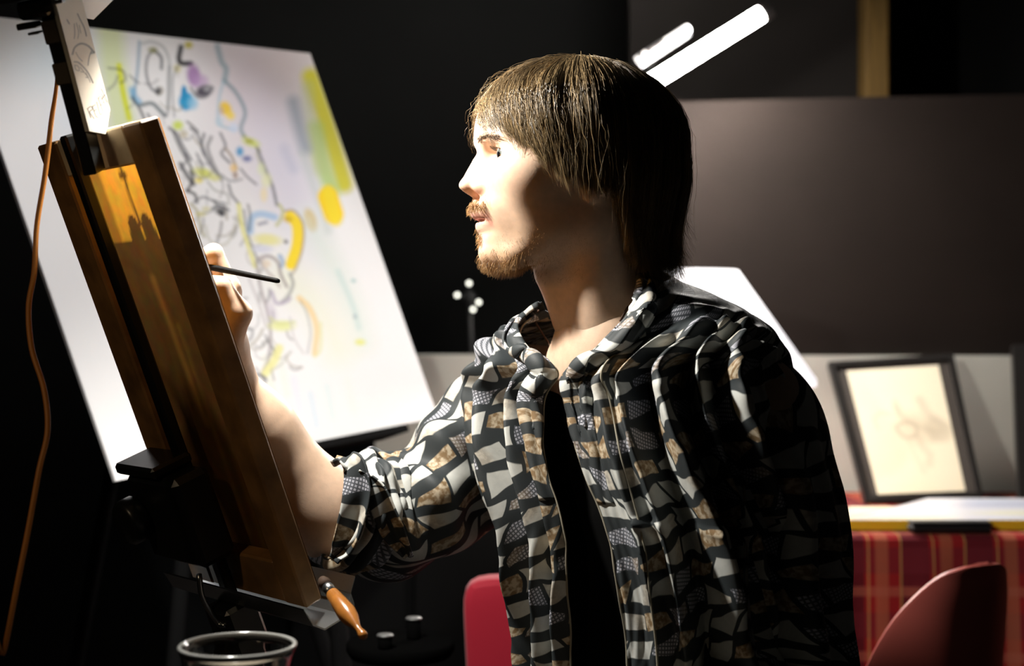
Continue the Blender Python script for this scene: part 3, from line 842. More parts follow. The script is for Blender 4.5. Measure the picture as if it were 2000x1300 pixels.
# linen, orange at the top, with dark brown double hump, hourglass and lower part
def linen():
    n1, n2 = 60, 170
    U, V_ = np.meshgrid(np.linspace(.002, BW - .002, n1), np.linspace(.002, BH - .002, n2), indexing='ij')
    P = bp(0, 0) + bw * U[..., None] + bh * V_[..., None] + bn * .0008
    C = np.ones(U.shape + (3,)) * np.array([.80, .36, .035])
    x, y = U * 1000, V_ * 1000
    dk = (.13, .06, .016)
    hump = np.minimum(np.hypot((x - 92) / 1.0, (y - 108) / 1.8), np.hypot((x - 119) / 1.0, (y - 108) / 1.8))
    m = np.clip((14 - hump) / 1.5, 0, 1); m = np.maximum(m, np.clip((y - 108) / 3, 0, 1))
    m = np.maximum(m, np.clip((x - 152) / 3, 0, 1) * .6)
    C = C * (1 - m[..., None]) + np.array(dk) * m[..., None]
    stroke(C, x, y, [(107, 30), (105, 50), (107, 66), (105, 94)], 5, dk, 1., 2)
    stroke(C, x, y, [(102, 46), (111, 46)], 7, dk, 1., 2)
    for (a, b, wd_, al) in (((118, 150), (112, 300), 8, .35), ((100, 200), (104, 420), 5, .22), ((60, 220), (62, 440), 7, .18), ((78, 330), (80, 440), 9, .2)):
        stroke(C, x, y, [a, b], wd_, (.62, .30, .05), al, 5)
    return P.reshape(-1, 3), grid_faces(n1, n2), C.reshape(-1, 3)
def linen_mat():
    m = bpy.data.materials.new('thin_linen'); m.use_nodes = True
    nt = m.node_tree; nt.nodes.clear()
    out = nt.nodes.new('ShaderNodeOutputMaterial'); at = nt.nodes.new('ShaderNodeAttribute'); at.attribute_name = 'Col'
    d = nt.nodes.new('ShaderNodeBsdfDiffuse'); t = nt.nodes.new('ShaderNodeBsdfTranslucent'); mx = nt.nodes.new('ShaderNodeMixShader')
    nz = nt.nodes.new('ShaderNodeTexNoise'); nz.inputs['Scale'].default_value = 60; nz.inputs['Detail'].default_value = 5
    tc = nt.nodes.new('ShaderNodeTexCoord'); nt.links.new(tc.outputs['Object'], nz.inputs['Vector'])
    ml = nt.nodes.new('ShaderNodeMix'); ml.data_type = 'RGBA'; ml.blend_type = 'MULTIPLY'; ml.inputs['Factor'].default_value = .55
    nt.links.new(at.outputs['Color'], ml.inputs['A']); nt.links.new(nz.outputs['Color'], ml.inputs['B'])
    nt.links.new(ml.outputs['Result'], d.inputs['Color']); nt.links.new(ml.outputs['Result'], t.inputs['Color'])
    mx.inputs['Fac'].default_value = .16
    nt.links.new(d.outputs[0], mx.inputs[1]); nt.links.new(t.outputs[0], mx.inputs[2]); nt.links.new(mx.outputs[0], out.inputs['Surface'])
    return m
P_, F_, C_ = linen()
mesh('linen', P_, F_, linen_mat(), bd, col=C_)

# ------------------------------------------------------------------ near easel
M_blk = mat('black_lacquered_metal', (.010, .011, .011), .32, spec=.5)
M_cream = mat('cream_painted_wood', (.74, .70, .60), .6, attr=True)
M_alu = mat('brushed_aluminium', (.62, .66, .68), .28, metal=1.0)
ea = empty('artist_easel', (px(330, 1200, 1.45)[0], 1.45, 0), 'black artist easel holding the framed canvas, with cream graffiti plank', 'easel')
mesh('mast', *bbox((.126, -.004, .0205), (.141, .56, .032), .002), M_blk, ea, smooth=False)
# upper mast with the cream plank beside it, ink graffiti on the plank
pb = px(203, 264, 1.285); pt = px(110, -95, 1.235)
pa = nrm(pt - pb); pnn = np.array([.97, -.20, .12]); pnn = nrm(pnn - pa * (pnn @ pa)); pw = np.cross(pa, pnn)
pw = pw if pw[0] > 0 else -pw
PL = np.linalg.norm(pt - pb); hwid = .0255
def pbox(lo, hi, bev=0.0): return box(lo, hi, pb, (pw, pa, pnn), bev)
pol = [(-hwid, .009), (.2 * hwid, .0), (hwid, .019), (hwid, PL), (-hwid, PL)]
V = np.array([pb + pw * a_ + pa * b_ + pnn * c_ for c_ in (-.0004, -.004) for a_, b_ in pol])
F = [(0, 1, 2, 3, 4), (9, 8, 7, 6, 5)] + [(i, i + 5, (i + 1) % 5 + 5, (i + 1) % 5) for i in range(5)]
mesh('plank_core', V, F, mat('cream_plank_edge', (.66, .62, .52), .65), ea, smooth=False)
n1, n2 = 60, 260
U, V_ = np.meshgrid(np.linspace(-hwid + .0003, hwid - .0003, n1), np.linspace(0, 1, n2), indexing='ij')
tt_ = np.interp(U, [-hwid, .2 * hwid, hwid], [.009, .0, .019]) * (1 - V_) + PL * V_
P = pb + pw * U[..., None] + pa * tt_[..., None]
Xp = 1000 + P[..., 0] / P[..., 1] * FPX; Yp = 650 - (P[..., 2] - CAMZ) / P[..., 1] * FPX
C = np.ones(P.shape) * np.array([.60, .56, .48])
def g(pts, w_=2.2): stroke(C, Xp, Yp, pts, w_ * 1.25, (.04, .03, .025), .95, .8)
def c1(x, y): return (60 + x / 4.645, y / 4.643)
for p, w_ in (([(425, 125), (450, 180), (485, 250), (505, 325)], 2.2), ([(330, 180), (350, 215)], 2.0), ([(395, 215), (400, 300), (395, 350)], 1.4), ([(415, 210), (435, 290), (428, 350)], 1.2),
              ([(440, 230), (455, 300)], 1.2), ([(380, 490), (400, 430), (455, 395), (520, 415), (575, 475)], 3.0), ([(550, 465), (530, 520), (520, 590)], 2.0), ([(575, 475), (545, 485)], 2.4),
              ([(410, 475), (435, 520), (468, 555)], 1.6), ([(395, 560), (430, 565), (470, 600), (520, 660), (565, 750)], 2.4), ([(400, 590), (430, 600), (440, 640), (410, 630), (400, 590)], 1.5),
              ([(450, 610), (480, 650), (455, 650)], 1.4), ([(480, 650), (520, 700), (500, 700)], 1.4), ([(500, 660), (530, 720), (540, 745)], 1.3),
              # the scrawled word
              ([(515, 985), (545, 1065)], 1.8), ([(515, 985), (545, 965), (560, 990), (535, 1015), (575, 1075)], 1.6), ([(560, 965), (590, 1050), (612, 1065)], 1.6), ([(575, 1005), (598, 990)], 1.4), ([(560, 965), (585, 950)], 1.4),
              ([(598, 925), (630, 1035), (650, 1020)], 1.6), ([(612, 890), (655, 1010)], 1.6), ([(612, 890), (640, 880), (690, 985)], 1.5), ([(632, 955), (660, 930)], 1.4),
              ([(640, 805), (710, 950)], 1.7), ([(690, 835), (640, 905)], 1.5), ([(640, 850), (690, 930)], 1.5), ([(712, 1020), (718, 1026)], 2.2)):
    g([c1(*q) for q in p], w_)
mesh('graffiti_face', P.reshape(-1, 3), grid_faces(n1, n2), M_cream, ea, col=C.reshape(-1, 3), label='cream plank face scrawled with black ink')
# black upper mast behind the plank
e0 = -hwid
mesh('upper_mast', *pbox((e0 + .001, -.03, -.0175), (e0 + .022, PL + .03, -.0045), .001), M_blk, ea, smooth=False)
M_dull = mat('dull_brass_collar', (.10, .08, .055), .5, metal=.3)
for (a_, b_) in ((.052, .071), (.088, .108)):
    mesh('clamp_collar', *pbox((e0 - .0005, a_, -.0190), (e0 + .0235, b_, -.0042), .001), M_dull, ea, smooth=False)
mesh('clamp_jaw', *pbox((e0 - .014, .128, -.052), (e0 + .02, .175, -.001), .003), M_blk, ea, smooth=False)
mesh('clamp_jaw', *pbox((e0 - .008, .112, -.034), (e0 + .018, .1275, -.004), .003), M_blk, ea, smooth=False)
mesh('jaw_tongue', *pbox((e0 - .008, .104, -.038), (e0 + .004, .1095, -.0195), .001), M_blk, ea, smooth=False)
mesh('jaw_tongue', *pbox((e0 - .006, .0985, -.030), (e0 + .004, .1008, -.0195), .0005), M_alu, ea, smooth=False)
mesh('jaw_tongue', *pbox((e0 - .006, .1205, -.0008), (e0 + .001, .1240, .009), .0005), M_alu, ea, smooth=False)
m0, m1 = e0, e0 + .02
V, F = lathe([(0, 0), (.010, 0), (.011, .004), (.011, .010), (.008, .014), (0, .014)], 18, pb + pw * (e0 - .014) + pa * .150 - pnn * .03, -pw)
mesh('thumb_screw', V, F, M_blk, ea)
# lower carriage block with its knob
mesh('carriage', *bbox((.095, .335, .0205), (.20, .43, .062), .006), M_blk, ea, smooth=False)
mesh('carriage_plate', *bbox((.122, .322, .0205), (.205, .334, .066), .003), M_blk, ea, smooth=False)
V, F = lathe([(0, 0), (.020, 0), (.024, .004), (.024, .018), (.020, .022), (0, .022)], 24, bp(.19, .38, .062), -bn)
mesh('knob', V, F, M_blk, ea)
V, F, _ = tube([bp(.135, .445, .05), bp(.135, .47, .055), bp(.13, .50, .05), bp(.118, .50, .05)], [.003] * 4, 14, 8)
mesh('latch', V, F, M_alu, ea)
# aluminium ledge under the board: U channel
prof = [(-.022, -.024), (-.012, -.012), (-.012, .0), (.0, .006), (.026, .006), (.036, -.004), (.040, -.022)]
prof = [(a, b) for a, b in prof]
tk = .0016
V = []
for w_ in (-.030, .245):
    for (b_, h_) in prof: V.append(bp(w_, BH + .0075 + h_, b_ - .002))
    for (b_, h_) in prof[::-1]: V.append(bp(w_, BH + .0075 + h_ + tk, b_ - .002 + tk * .3))
n = len(prof) * 2
F = [(i, (i + 1) % n, n + (i + 1) % n, n + i) for i in range(n)] + [tuple(range(n))[::-1], tuple(range(n, 2 * n))]
mesh('ledge_channel', V, F, M_alu, ea, smooth=False)
# tripod
hip = bp(.131, .50, .03)
for (tx, ty) in ((-.62, 1.22), (-.30, 1.66), (-.38, 1.00)):
    V, F, _ = tube([hip, (hip + [tx, ty, 0]) / 2, np.array([tx, ty, 0.0])], [.011, .010, .009], 10, 10)
    mesh('leg', V, F, M_blk, ea)
V, F = box((.108, .485, .012), (.155, .56, .05), BO, AX, .004)
mesh('leg_hub', V, F, M_blk, ea, smooth=False)
# lamp clamped to the mast top: white enamel shade open towards the painter
la = empty('clamp_lamp', KEY_POS, 'white enamel clip lamp at the easel top, mostly above the frame', 'lamp')
ld_ = np.array((KEY_AIM - KEY_POS).normalized())
K = np.array(KEY_POS)
M_enamel = mat('white_enamel', (.85, .84, .82), .35)
V, F = lathe([(.012, -.065), (.030, -.05), (.044, -.025), (.055, .008), (.0565, .008), (.045, -.027), (.031, -.053), (.012, -.068)], 40, K, ld_, closed=True)
mesh('shade', V, F, M_enamel, la)
V, F = lathe([(0, -.105), (.013, -.105), (.016, -.10), (.016, -.068), (.012, -.064), (0, -.064)], 20, K, ld_)
mesh('socket', V, F, M_blk, la)
V, F = lathe([(0, -.062), (.010, -.060), (.012, -.045), (.016, -.036), (.014, -.028), (0, -.026)], 20, K, ld_)
mesh('bulb', V, F, mat('lit_frosted_bulb', (1, 1, 1), .4, emit=(1, .95, .88), estr=6), la)
top = pb + pa * (PL + .01) + pw * m0 - pnn * .01
V, F, _ = tube([K - ld_ * .09, K - ld_ * .12 + [-.02, 0, .02], top + [0.02, 0, .03], top], [.004] * 4, 20, 10)
mesh('gooseneck', V, F, M_blk, la)
mesh('clip', *pbox((m0 - .004, PL - .03, -.03), (m1 + .004, PL + .02, .010), .003), M_blk, la, smooth=False)

# sheet of white paper clipped behind the mast top
pp = empty('white_paper', px(200, 20, 1.38), 'white paper sheet clipped at the easel top beside the plank', 'paper')
c4 = [px(120, -120, 1.56), px(300, -110, 1.56), px(222, -2, 1.56), px(182, 38, 1.56), px(140, 30, 1.56)]
nq = nrm(np.cross(c4[1] - c4[0], c4[3] - c4[0])); nq = nq if nq[1] < 0 else -nq
V = np.array(c4 + [c - nq * .0012 for c in c4])
mesh('sheet', V, [(0, 1, 2, 3, 4), (9, 8, 7, 6, 5)] + [(i, (i + 1) % 5, 5 + (i + 1) % 5, 5 + i) for i in range(5)], mat('white_paper', (.9, .9, .88), .8), pp, smooth=False)
mesh('clip', *box((-.008, -.004, -.012), (.008, .004, .012), px(150, -60, 1.556), None, .002), M_blk, pp, smooth=False)
# orange cable hanging from the mast
pts_ = [(100, -60), (112, 130), (100, 240), (88, 340), (72, 440), (67, 530), (56, 600), (62, 680), (86, 760), (93, 840), (76, 920), (56, 1030), (34, 1140), (8, 1270), (-30, 1420), (-40, 2200)]
ys_ = np.linspace(1.33, 1.18, len(pts_))
cp = [px(a, b, y) for (a, b), y in zip(pts_, ys_)]
cp[-1] = np.array([cp[-2][0] - .02, 1.2, .01]); cp.append(cp[-1] + [-.3, -.1, 0])
V, F, _ = tube(cp, [.0016, .0016] + [.0024] * (len(cp) - 2), 160, 10)
o = mesh('power_cable', V, F, mat('orange_cable_sheath', (.62, .24, .045), .45), None)
tag(o, 'thin orange power cable hanging wavily down the left edge', 'cable')
# ================================================================== the painter
HS = 1900.0
H0 = px(1130, 320, FPX / HS)
yaw = math.radians(10)
hf = np.array([-math.cos(yaw), -math.sin(yaw), 0]); hl = np.array([math.sin(yaw), -math.cos(yaw), 0]); hz = np.array([0, 0, 1.0])
HB = np.array([hf, hl, hz])
def hw(P): return np.asarray(P) @ HB + H0            # head local (forward, left, up) -> world

MX = np.array([.13, 1.5, 0.0])                        # mid shoulder
TLv = np.array([.753, -.658, 0.0]); TF = np.array([-.658, -.753, 0.0])
def tw(s, t, z): return MX + np.multiply.outer(np.asarray(s, float), TLv) + np.multiply.outer(np.asarray(t, float), TF) + np.multiply.outer(np.asarray(z, float), np.array([0, 0, 1.0]))

person = empty('person', (MX[0] + .01, MX[1], 0), 'long-haired bearded person in dark patterned open shirt, painting while seated', 'person')

# ---------------------------------------------------------------- head
EYE = np.array([.0785, .0325, .0040]); ER = .0122
def head_field(X, Y, Z):
    Y = np.abs(Y)
    d = ell(X, Y, Z, (-.002, 0, .026), (.1035, .0765, .081))                    # cranium
    d = smin(d, ell(X, Y, Z, (.040, 0, .020), (.066, .062, .062)), .03)          # forehead
    d = smin(d, ell(X, Y, Z, (.042, 0, -.035), (.053, .054, .066)), .035)        # face mass
    d = smin(d, cap(X, Y, Z, (.002, .046, -.058), (.070, .024, -.096), .013, .013), .028)   # mandible
    d = smin(d, cap(X, Y, Z, (.000, .053, -.015), (.002, .046, -.060), .014, .013), .03)   # ramus
    d = smin(d, ell(X, Y, Z, (.0600, .0465, -.0150), (.024, .016, .0165)), .03)
    d = smin(d, ell(X, Y, Z, (.030, .0440, -.036), (.042, .0200, .040)), .03)   # cheek  # cheekbone
    d = smin(d, cap(X, Y, Z, (.050, .054, -.014), (.005, .062, -.010), .011, .011), .03)   # zygomatic arch
    d = smin(d, ell(X, Y, Z, (.0755, 0, -.052), (.0285, .0285, .030)), .022)     # muzzle
    d = smin(d, ell(X, Y, Z, (.080, 0, -.093), (.0205, .021, .0165)), .018)      # chin
    d = smin(d, cap(X, Y, Z, (.094, .006, .0170), (.083, .043, .0205), .0095, .0070), .012) # brow ridge
    # eye socket
    d = smax(d, -ell(X, Y, Z, (.1040, .0325, .0030), (.0205, .0185, .0115)), .012)
    # nose
    d = smin(d, cap(X, Y, Z, (.0925, 0, .0120), (.1070, 0, -.0150), .0075, .0080), .010)
    d = smin(d, cap(X, Y, Z, (.1050, 0, -.0150), (.1135, 0, -.0240), .0080, .0090), .008)
    d = smin(d, ell(X, Y, Z, (.0955, 0, -.0200), (.014, .0155, .016)), .010)
    d = smin(d, ell(X, Y, Z, (.1010, .0125, -.0285), (.0098, .0062, .0072)), .005)   # wing
    d = smin(d, cap(X, Y, Z, (.1120, 0, -.0290), (.1010, 0, -.0370), .0045, .0050), .006)  # columella
    d = smax(d, -ell(X, Y, Z, (.1040, .0070, -.0355), (.0060, .0034, .0052)), .003)        # nostril
    # lids: thin shell over the eyeball with an almond opening
    ex, ey, ez = X - EYE[0], Y - EYE[1], Z - EYE[2]
    rr = np.sqrt(ex ** 2 + ey ** 2 + ez ** 2)
    lid = rr - (ER + .0021)
    yy = (ey + .001) / .0142
    up = .0056 * np.sqrt(np.maximum(1 - yy ** 2, 0)) + .0004
    dn = -.0040 * np.sqrt(np.maximum(1 - yy ** 2, 0)) + .0004
    opening = np.maximum(np.maximum(ez - up, dn - ez), np.abs(ey + .001) - .0142)
    opening = np.where(ex > 0, opening, .02)
    lid = smax(lid, -opening, .0012)
    d2 = smin(d, lid, .0045)
    d = np.where(rr < .03, smax(d2, -np.maximum(opening, rr - ER - .0035), .0012), d2)
    d = np.where((rr < ER - .0008) & (ex > -.004), np.maximum(d, .0006), d)
    # lips
    d = smin(d, ell(X, Y, Z, (.0955, 0, -.0540), (.0118, .0205, .0056)), .006)
    d = smin(d, ell(X, Y, Z, (.0935, 0, -.0655), (.0110, .0180, .0062)), .006)
    d = smax(d, -ell(X, Y, Z, (.1120, 0, -.0602), (.0160, .0280, .0013)), .003)
    d = smax(d, -ell(X, Y, Z, (.1100, 0, -.0795), (.0130, .0220, .0055)), .008)     # chin crease
    # ear
    e = ell(X, Y, Z, (-.006, .0795, -.006), (.0165, .0055, .031))
    e = smin(e, ell(X, Y, Z, (.003, .0755, -.034), (.0080, .0055, .010)), .006)
    e = smax(e, -ell(X, Y, Z, (-.003, .0875, -.004), (.0095, .0055, .019)), .004)
    d = smin(d, e, .006)
    # neck
    k = cap(X, Y * .93, Z, (-.015, 0, -.060), (-.046, 0, -.225), .0535, .055)
    d = smin(d, k, .022)
    d = smin(d, cap(X, Y, Z, (-.012, .058, -.040), (-.006, .022, -.205), .012, .010), .022)   # neck muscle
    d = smin(d, cap(X, Y, Z, (.032, 0, -.118), (.014, 0, -.160), .011, .010), .02)           # larynx
    return d
hh = .0016
lo = np.array([-.115, 0.0, -.225]); hi = np.array([.130, .094, .114])
axs = [np.arange(lo[i], hi[i] + hh, hh, dtype=np.float32) for i in range(3)]
X, Y, Z = np.meshgrid(*axs, indexing='ij')
fld = head_field(X, Y, Z).astype(np.float32)
fld = np.concatenate([fld[:, :0:-1], fld], 1)
HV, HF = surfnets(fld, (lo[0], -axs[1][-1], lo[2]), hh)

# pull the midline onto the profile of the sitter
prof_t = [(929, 262), (929, 280), (932, 290), (937.5, 299), (927, 312), (914.5, 332), (906, 348), (896, 365), (899, 374), (911, 381), (921, 389), (922, 396), (917, 408), (918, 418),
          (923, 427), (931.5, 436), (929.5, 446), (932.5, 459), (938, 477), (935, 494), (937, 508), (944, 520)]
tz_ = np.array([(320 - b) / HS for a, b in prof_t])[::-1]; tx_ = np.array([(1130 - a) / HS for a, b in prof_t])[::-1] / math.cos(yaw)
mid = np.abs(HV[:, 1]) < .0025
zb = np.linspace(tz_[0], tz_[-1], 70)
cur = np.array([HV[mid & (np.abs(HV[:, 2] - z) < .0022), 0].max() for z in zb])
delta = np.interp(zb, tz_, tx_) - cur
delta = np.convolve(np.pad(delta, 2, mode='edge'), np.ones(5) / 5, 'valid')
dz = np.interp(HV[:, 2], zb, delta, left=delta[0], right=delta[-1])
fade = np.clip(1 - (HV[:, 2] - tz_[-1]) / .03, 0, 1) * np.clip(1 - (tz_[0] - HV[:, 2]) / .02, 0, 1)
wlat = np.exp(-(HV[:, 1] / .024) ** 2) * np.clip((HV[:, 0] - .035) / .045, 0, 1)
HV = HV.copy(); HV[:, 0] += dz * fade * wlat
print('profile correction max', np.abs(delta).max())

def sm(x, a, b): 
    t = np.clip((x - a) / (b - a), 0, 1); return t * t * (3 - 2 * t)
def skin_colors(P):
    n = len(P); C = np.ones((n, 3)) * np.array([.66, .465, .335])
    x, y, z = P[:, 0], np.abs(P[:, 1]), P[:, 2]
    def mix(m, c):
        C[:] = C * (1 - m[:, None]) + np.array(c) * m[:, None]
    mix(.45 * np.exp(-((x - .104) ** 2 + (y - .011) ** 2 + (z + .029) ** 2) / .010 ** 2), (.72, .22, .14))
    mix(.30 * np.exp(-((x - .114) ** 2 + y ** 2 + (z + .026) ** 2) / .010 ** 2), (.74, .30, .22))
    mix(.25 * np.exp(-((x - .07) ** 2 / .02 ** 2 + (y - .047) ** 2 / .02 ** 2 + (z + .024) ** 2 / .014 ** 2)), (.70, .33, .24))
    lips = np.exp(-((z + .0605) / .0085) ** 4) * sm(x, .088, .094) * (y < .026)
    mix(.75 * lips, (.62, .27, .22))
    stub = sm(-z, .050, .075) * sm(x, .0, .03) * (1 - sm(-z, .105, .125)) * sm(y, .012, .03)
    mix(.30 * stub, (.30, .19, .10))
    mous = np.exp(-((z + .0455) / .006) ** 4) * sm(x, .085, .095) * (y < .03)
    mix(.35 * mous, (.45, .27, .12))
    mix(.4 * sm(-z, .085, .10) * sm(x, .05, .08), (.42, .24, .10))
    return C
M_skin = mat('skin', (.66, .465, .335), .46, spec=.4, attr=True, noise=(140, .93, 1.06, (1, 1, 1)), bump=(700, .12, .0006), sss=.06)

# ---------------------------------------------------------------- arm, hand and torso
elbow = px(752, 1034, 1.55); fa1 = px(640, 1000, 1.52); fa2 = px(500, 835, 1.485); wr = px(428, 724, 1.455)
shR = tw(-.150, .0, 1.015); shL = tw(.140, .0, 1.010)
elL = tw(.168, -.008, .74); wrL = tw(.16, .24, .66)
def hand_field(X, Y, Z):
    c = lambda a, b, ra, rb: cap(X, Y, Z, a, b, ra, rb)
    d = c(elbow, fa1, .036, .0425)
    d = smin(d, c(fa1, fa2, .0425, .0345), .03)
    d = smin(d, c(fa2, wr, .0345, .0255), .03)
    mc = [px(447, 562, 1.411), px(449, 568, 1.431), px(445, 582, 1.451), px(438, 602, 1.468)]
    base = [px(436, 680, 1.420), px(438, 682, 1.430), px(436, 684, 1.440), px(432, 686, 1.450)]
    for a, b in zip(base, mc):
        d = smin(d, c(wr, a, .024, .017), .02); d = smin(d, c(a, b, .0165, .0115), .014)
    fing = [([px(447, 562, 1.411), px(417, 494, 1.407), px(391, 506, 1.405), px(374, 534, 1.405)], (.0105, .0095, .0085, .0072)),
            ([px(449, 568, 1.431), px(412, 514, 1.430), px(383, 532, 1.425), px(370, 562, 1.420)], (.0105, .0095, .0085, .0075)),
            ([px(445, 582, 1.451), px(407, 546, 1.453), px(380, 576, 1.445), px(388, 608, 1.437)], (.0100, .0090, .0082, .0072)),
            ([px(438, 602, 1.468), px(405, 582, 1.471), px(388, 612, 1.461), px(396, 640, 1.453)], (.0090, .0080, .0074, .0066))]
    for p, r in fing:
        f = None
        for i in range(3):
            s = c(p[i], p[i + 1], r[i], r[i + 1]); f = s if f is None else smin(f, s, .003)
        d = smin(d, f, .0045)
    t = c(px(441, 672, 1.413), px(466, 612, 1.397), .0165, .0125)
    t = smin(t, c(px(466, 612, 1.397), px(432, 559, 1.391), .0125, .0098), .006)
    t = smin(t, c(px(432, 559, 1.391), px(392, 549, 1.395), .0100, .0078), .003)
    return smin(d, t, .006)
lo = np.array([-.37, 1.33, .79]); hi = np.array([-.065, 1.625, 1.195])
AV, AF = field_mesh(hand_field, lo, hi, .0026)
AC = np.ones((len(AV), 3)) * np.array([.66, .465, .335])

def torso_field(X, Y, Z):
    c = lambda a, b, ra, rb: cap(X, Y, Z, a, b, ra, rb)
    nb = hw((-.024, 0, -.125)); ne = hw((-.044, 0, -.205))
    nb = hw((-.025, 0, -.09))
    d = c(nb, ne, .0440, .058)
    S = (X - MX[0]) * TLv[0] + (Y - MX[1]) * TLv[1]; T = (X - MX[0]) * TF[0] + (Y - MX[1]) * TF[1]
    d = smin(d, ell(S, T, Z, (0, -.012, .92), (.150, .074, .140)), .05)
    d = smin(d, ell(S, T, Z, (.02, -.01, .76), (.115, .060, .17)), .06)
    d = smin(d, c(shR, shL, .044, .044), .05)
    d = smin(d, c(ne, shR * .5 + ne * .5 + [0, 0, -.02], .048, .040), .05)
    d = smin(d, c(ne, shL * .5 + ne * .5 + [0, 0, -.02], .048, .040), .05)
    d = smin(d, c(shR, elbow, .046, .036), .03)
    d = smin(d, c(shL, elL, .046, .038), .03)
    d = smin(d, c(elL, wrL, .038, .026), .02)
    hL = wrL + nrm(wrL - elL) * .05
    d = smin(d, c(wrL, hL, .026, .03), .02)
    f_ = nrm(wrL - elL); sd = np.array([0, 0, 1.0])
    for k in range(4):
        a = hL + np.cross(f_, sd) * (k - 1.5) * .019; b = a + f_ * (.07 - .008 * abs(k - 1.2)) - sd * .02
        d = smin(d, c(a, b, .010, .0085), .006)
    d = smin(d, c(wrL + f_ * .02, wrL + f_ * .055 + sd * .035, .012, .009), .006)
    d = smin(d, ell(S, T, Z, (.02, -.03, .60), (.14, .085, .11)), .05)
    return d
lo = np.array([-.22, 1.12, .46]); hi = np.array([.42, 1.75, 1.17])
BV, BF = field_mesh(torso_field, lo, hi, .006)
BC = np.ones((len(BV), 3)) * np.array([.66, .465, .335])
bodyV = np.concatenate([hw(HV), AV, BV]); bodyF = np.concatenate([HF, AF + len(HV), BF + len(HV) + len(AV)])
# head local axes form a left handed set when faces are wound for (x, y, z): fix winding by testing one outward normal
def outward(V, F):
    p = V[F]; n = np.cross(p[:, 1] - p[:, 0], p[:, 2] - p[:, 0])
    vol = (p[:, 0] * n).sum() / 6
    return F if vol > 0 else F[:, ::-1]
nh, na = len(HV), len(HV) + len(AV)
bodyF = np.concatenate([outward(hw(HV) - H0, HF), outward(AV - AV.mean(0), AF) + nh, outward(BV - BV.mean(0), BF) + na])
body = mesh('body', bodyV, bodyF.astype(np.int32), M_skin, person, col=np.concatenate([skin_colors(HV), AC, BC]))

# ---------------------------------------------------------------- eyes
def eyeball(side):
    n1, n2 = 28, 40
    th = np.linspace(0, np.pi, n1); ph = np.linspace(0, 2 * np.pi, n2)
    TH, PH = np.meshgrid(th, ph, indexing='ij')
    g = nrm(np.array([1.0, .42, -.10]))     # gaze in head space
    e1 = nrm(np.cross(g, [0, 0, 1])); e2 = np.cross(e1, g)
    r = ER * (1 + .035 * np.exp(-(TH / .42) ** 2))
    P = r[..., None] * (np.cos(TH)[..., None] * g + np.sin(TH)[..., None] * (np.cos(PH)[..., None] * e1 + np.sin(PH)[..., None] * e2))
    C = np.ones(P.shape) * np.array([.82, .78, .74])
    C[TH < .56] = (.05, .06, .06); C[TH < .48] = (.15, .17, .16); C[TH < .24] = (.004, .004, .005)
    c = np.array([EYE[0], EYE[1] * side, EYE[2]])
    V = hw(P.reshape(-1, 3) + c)
    return mesh('eye', V, outward(V - hw(c), grid_faces(n1, n2)), M_eye, person, col=C.reshape(-1, 3))
M_eye = mat('wet_eye', (.8, .8, .8), .08, spec=.6, attr=True)
for s in (1, -1): eyeball(s)

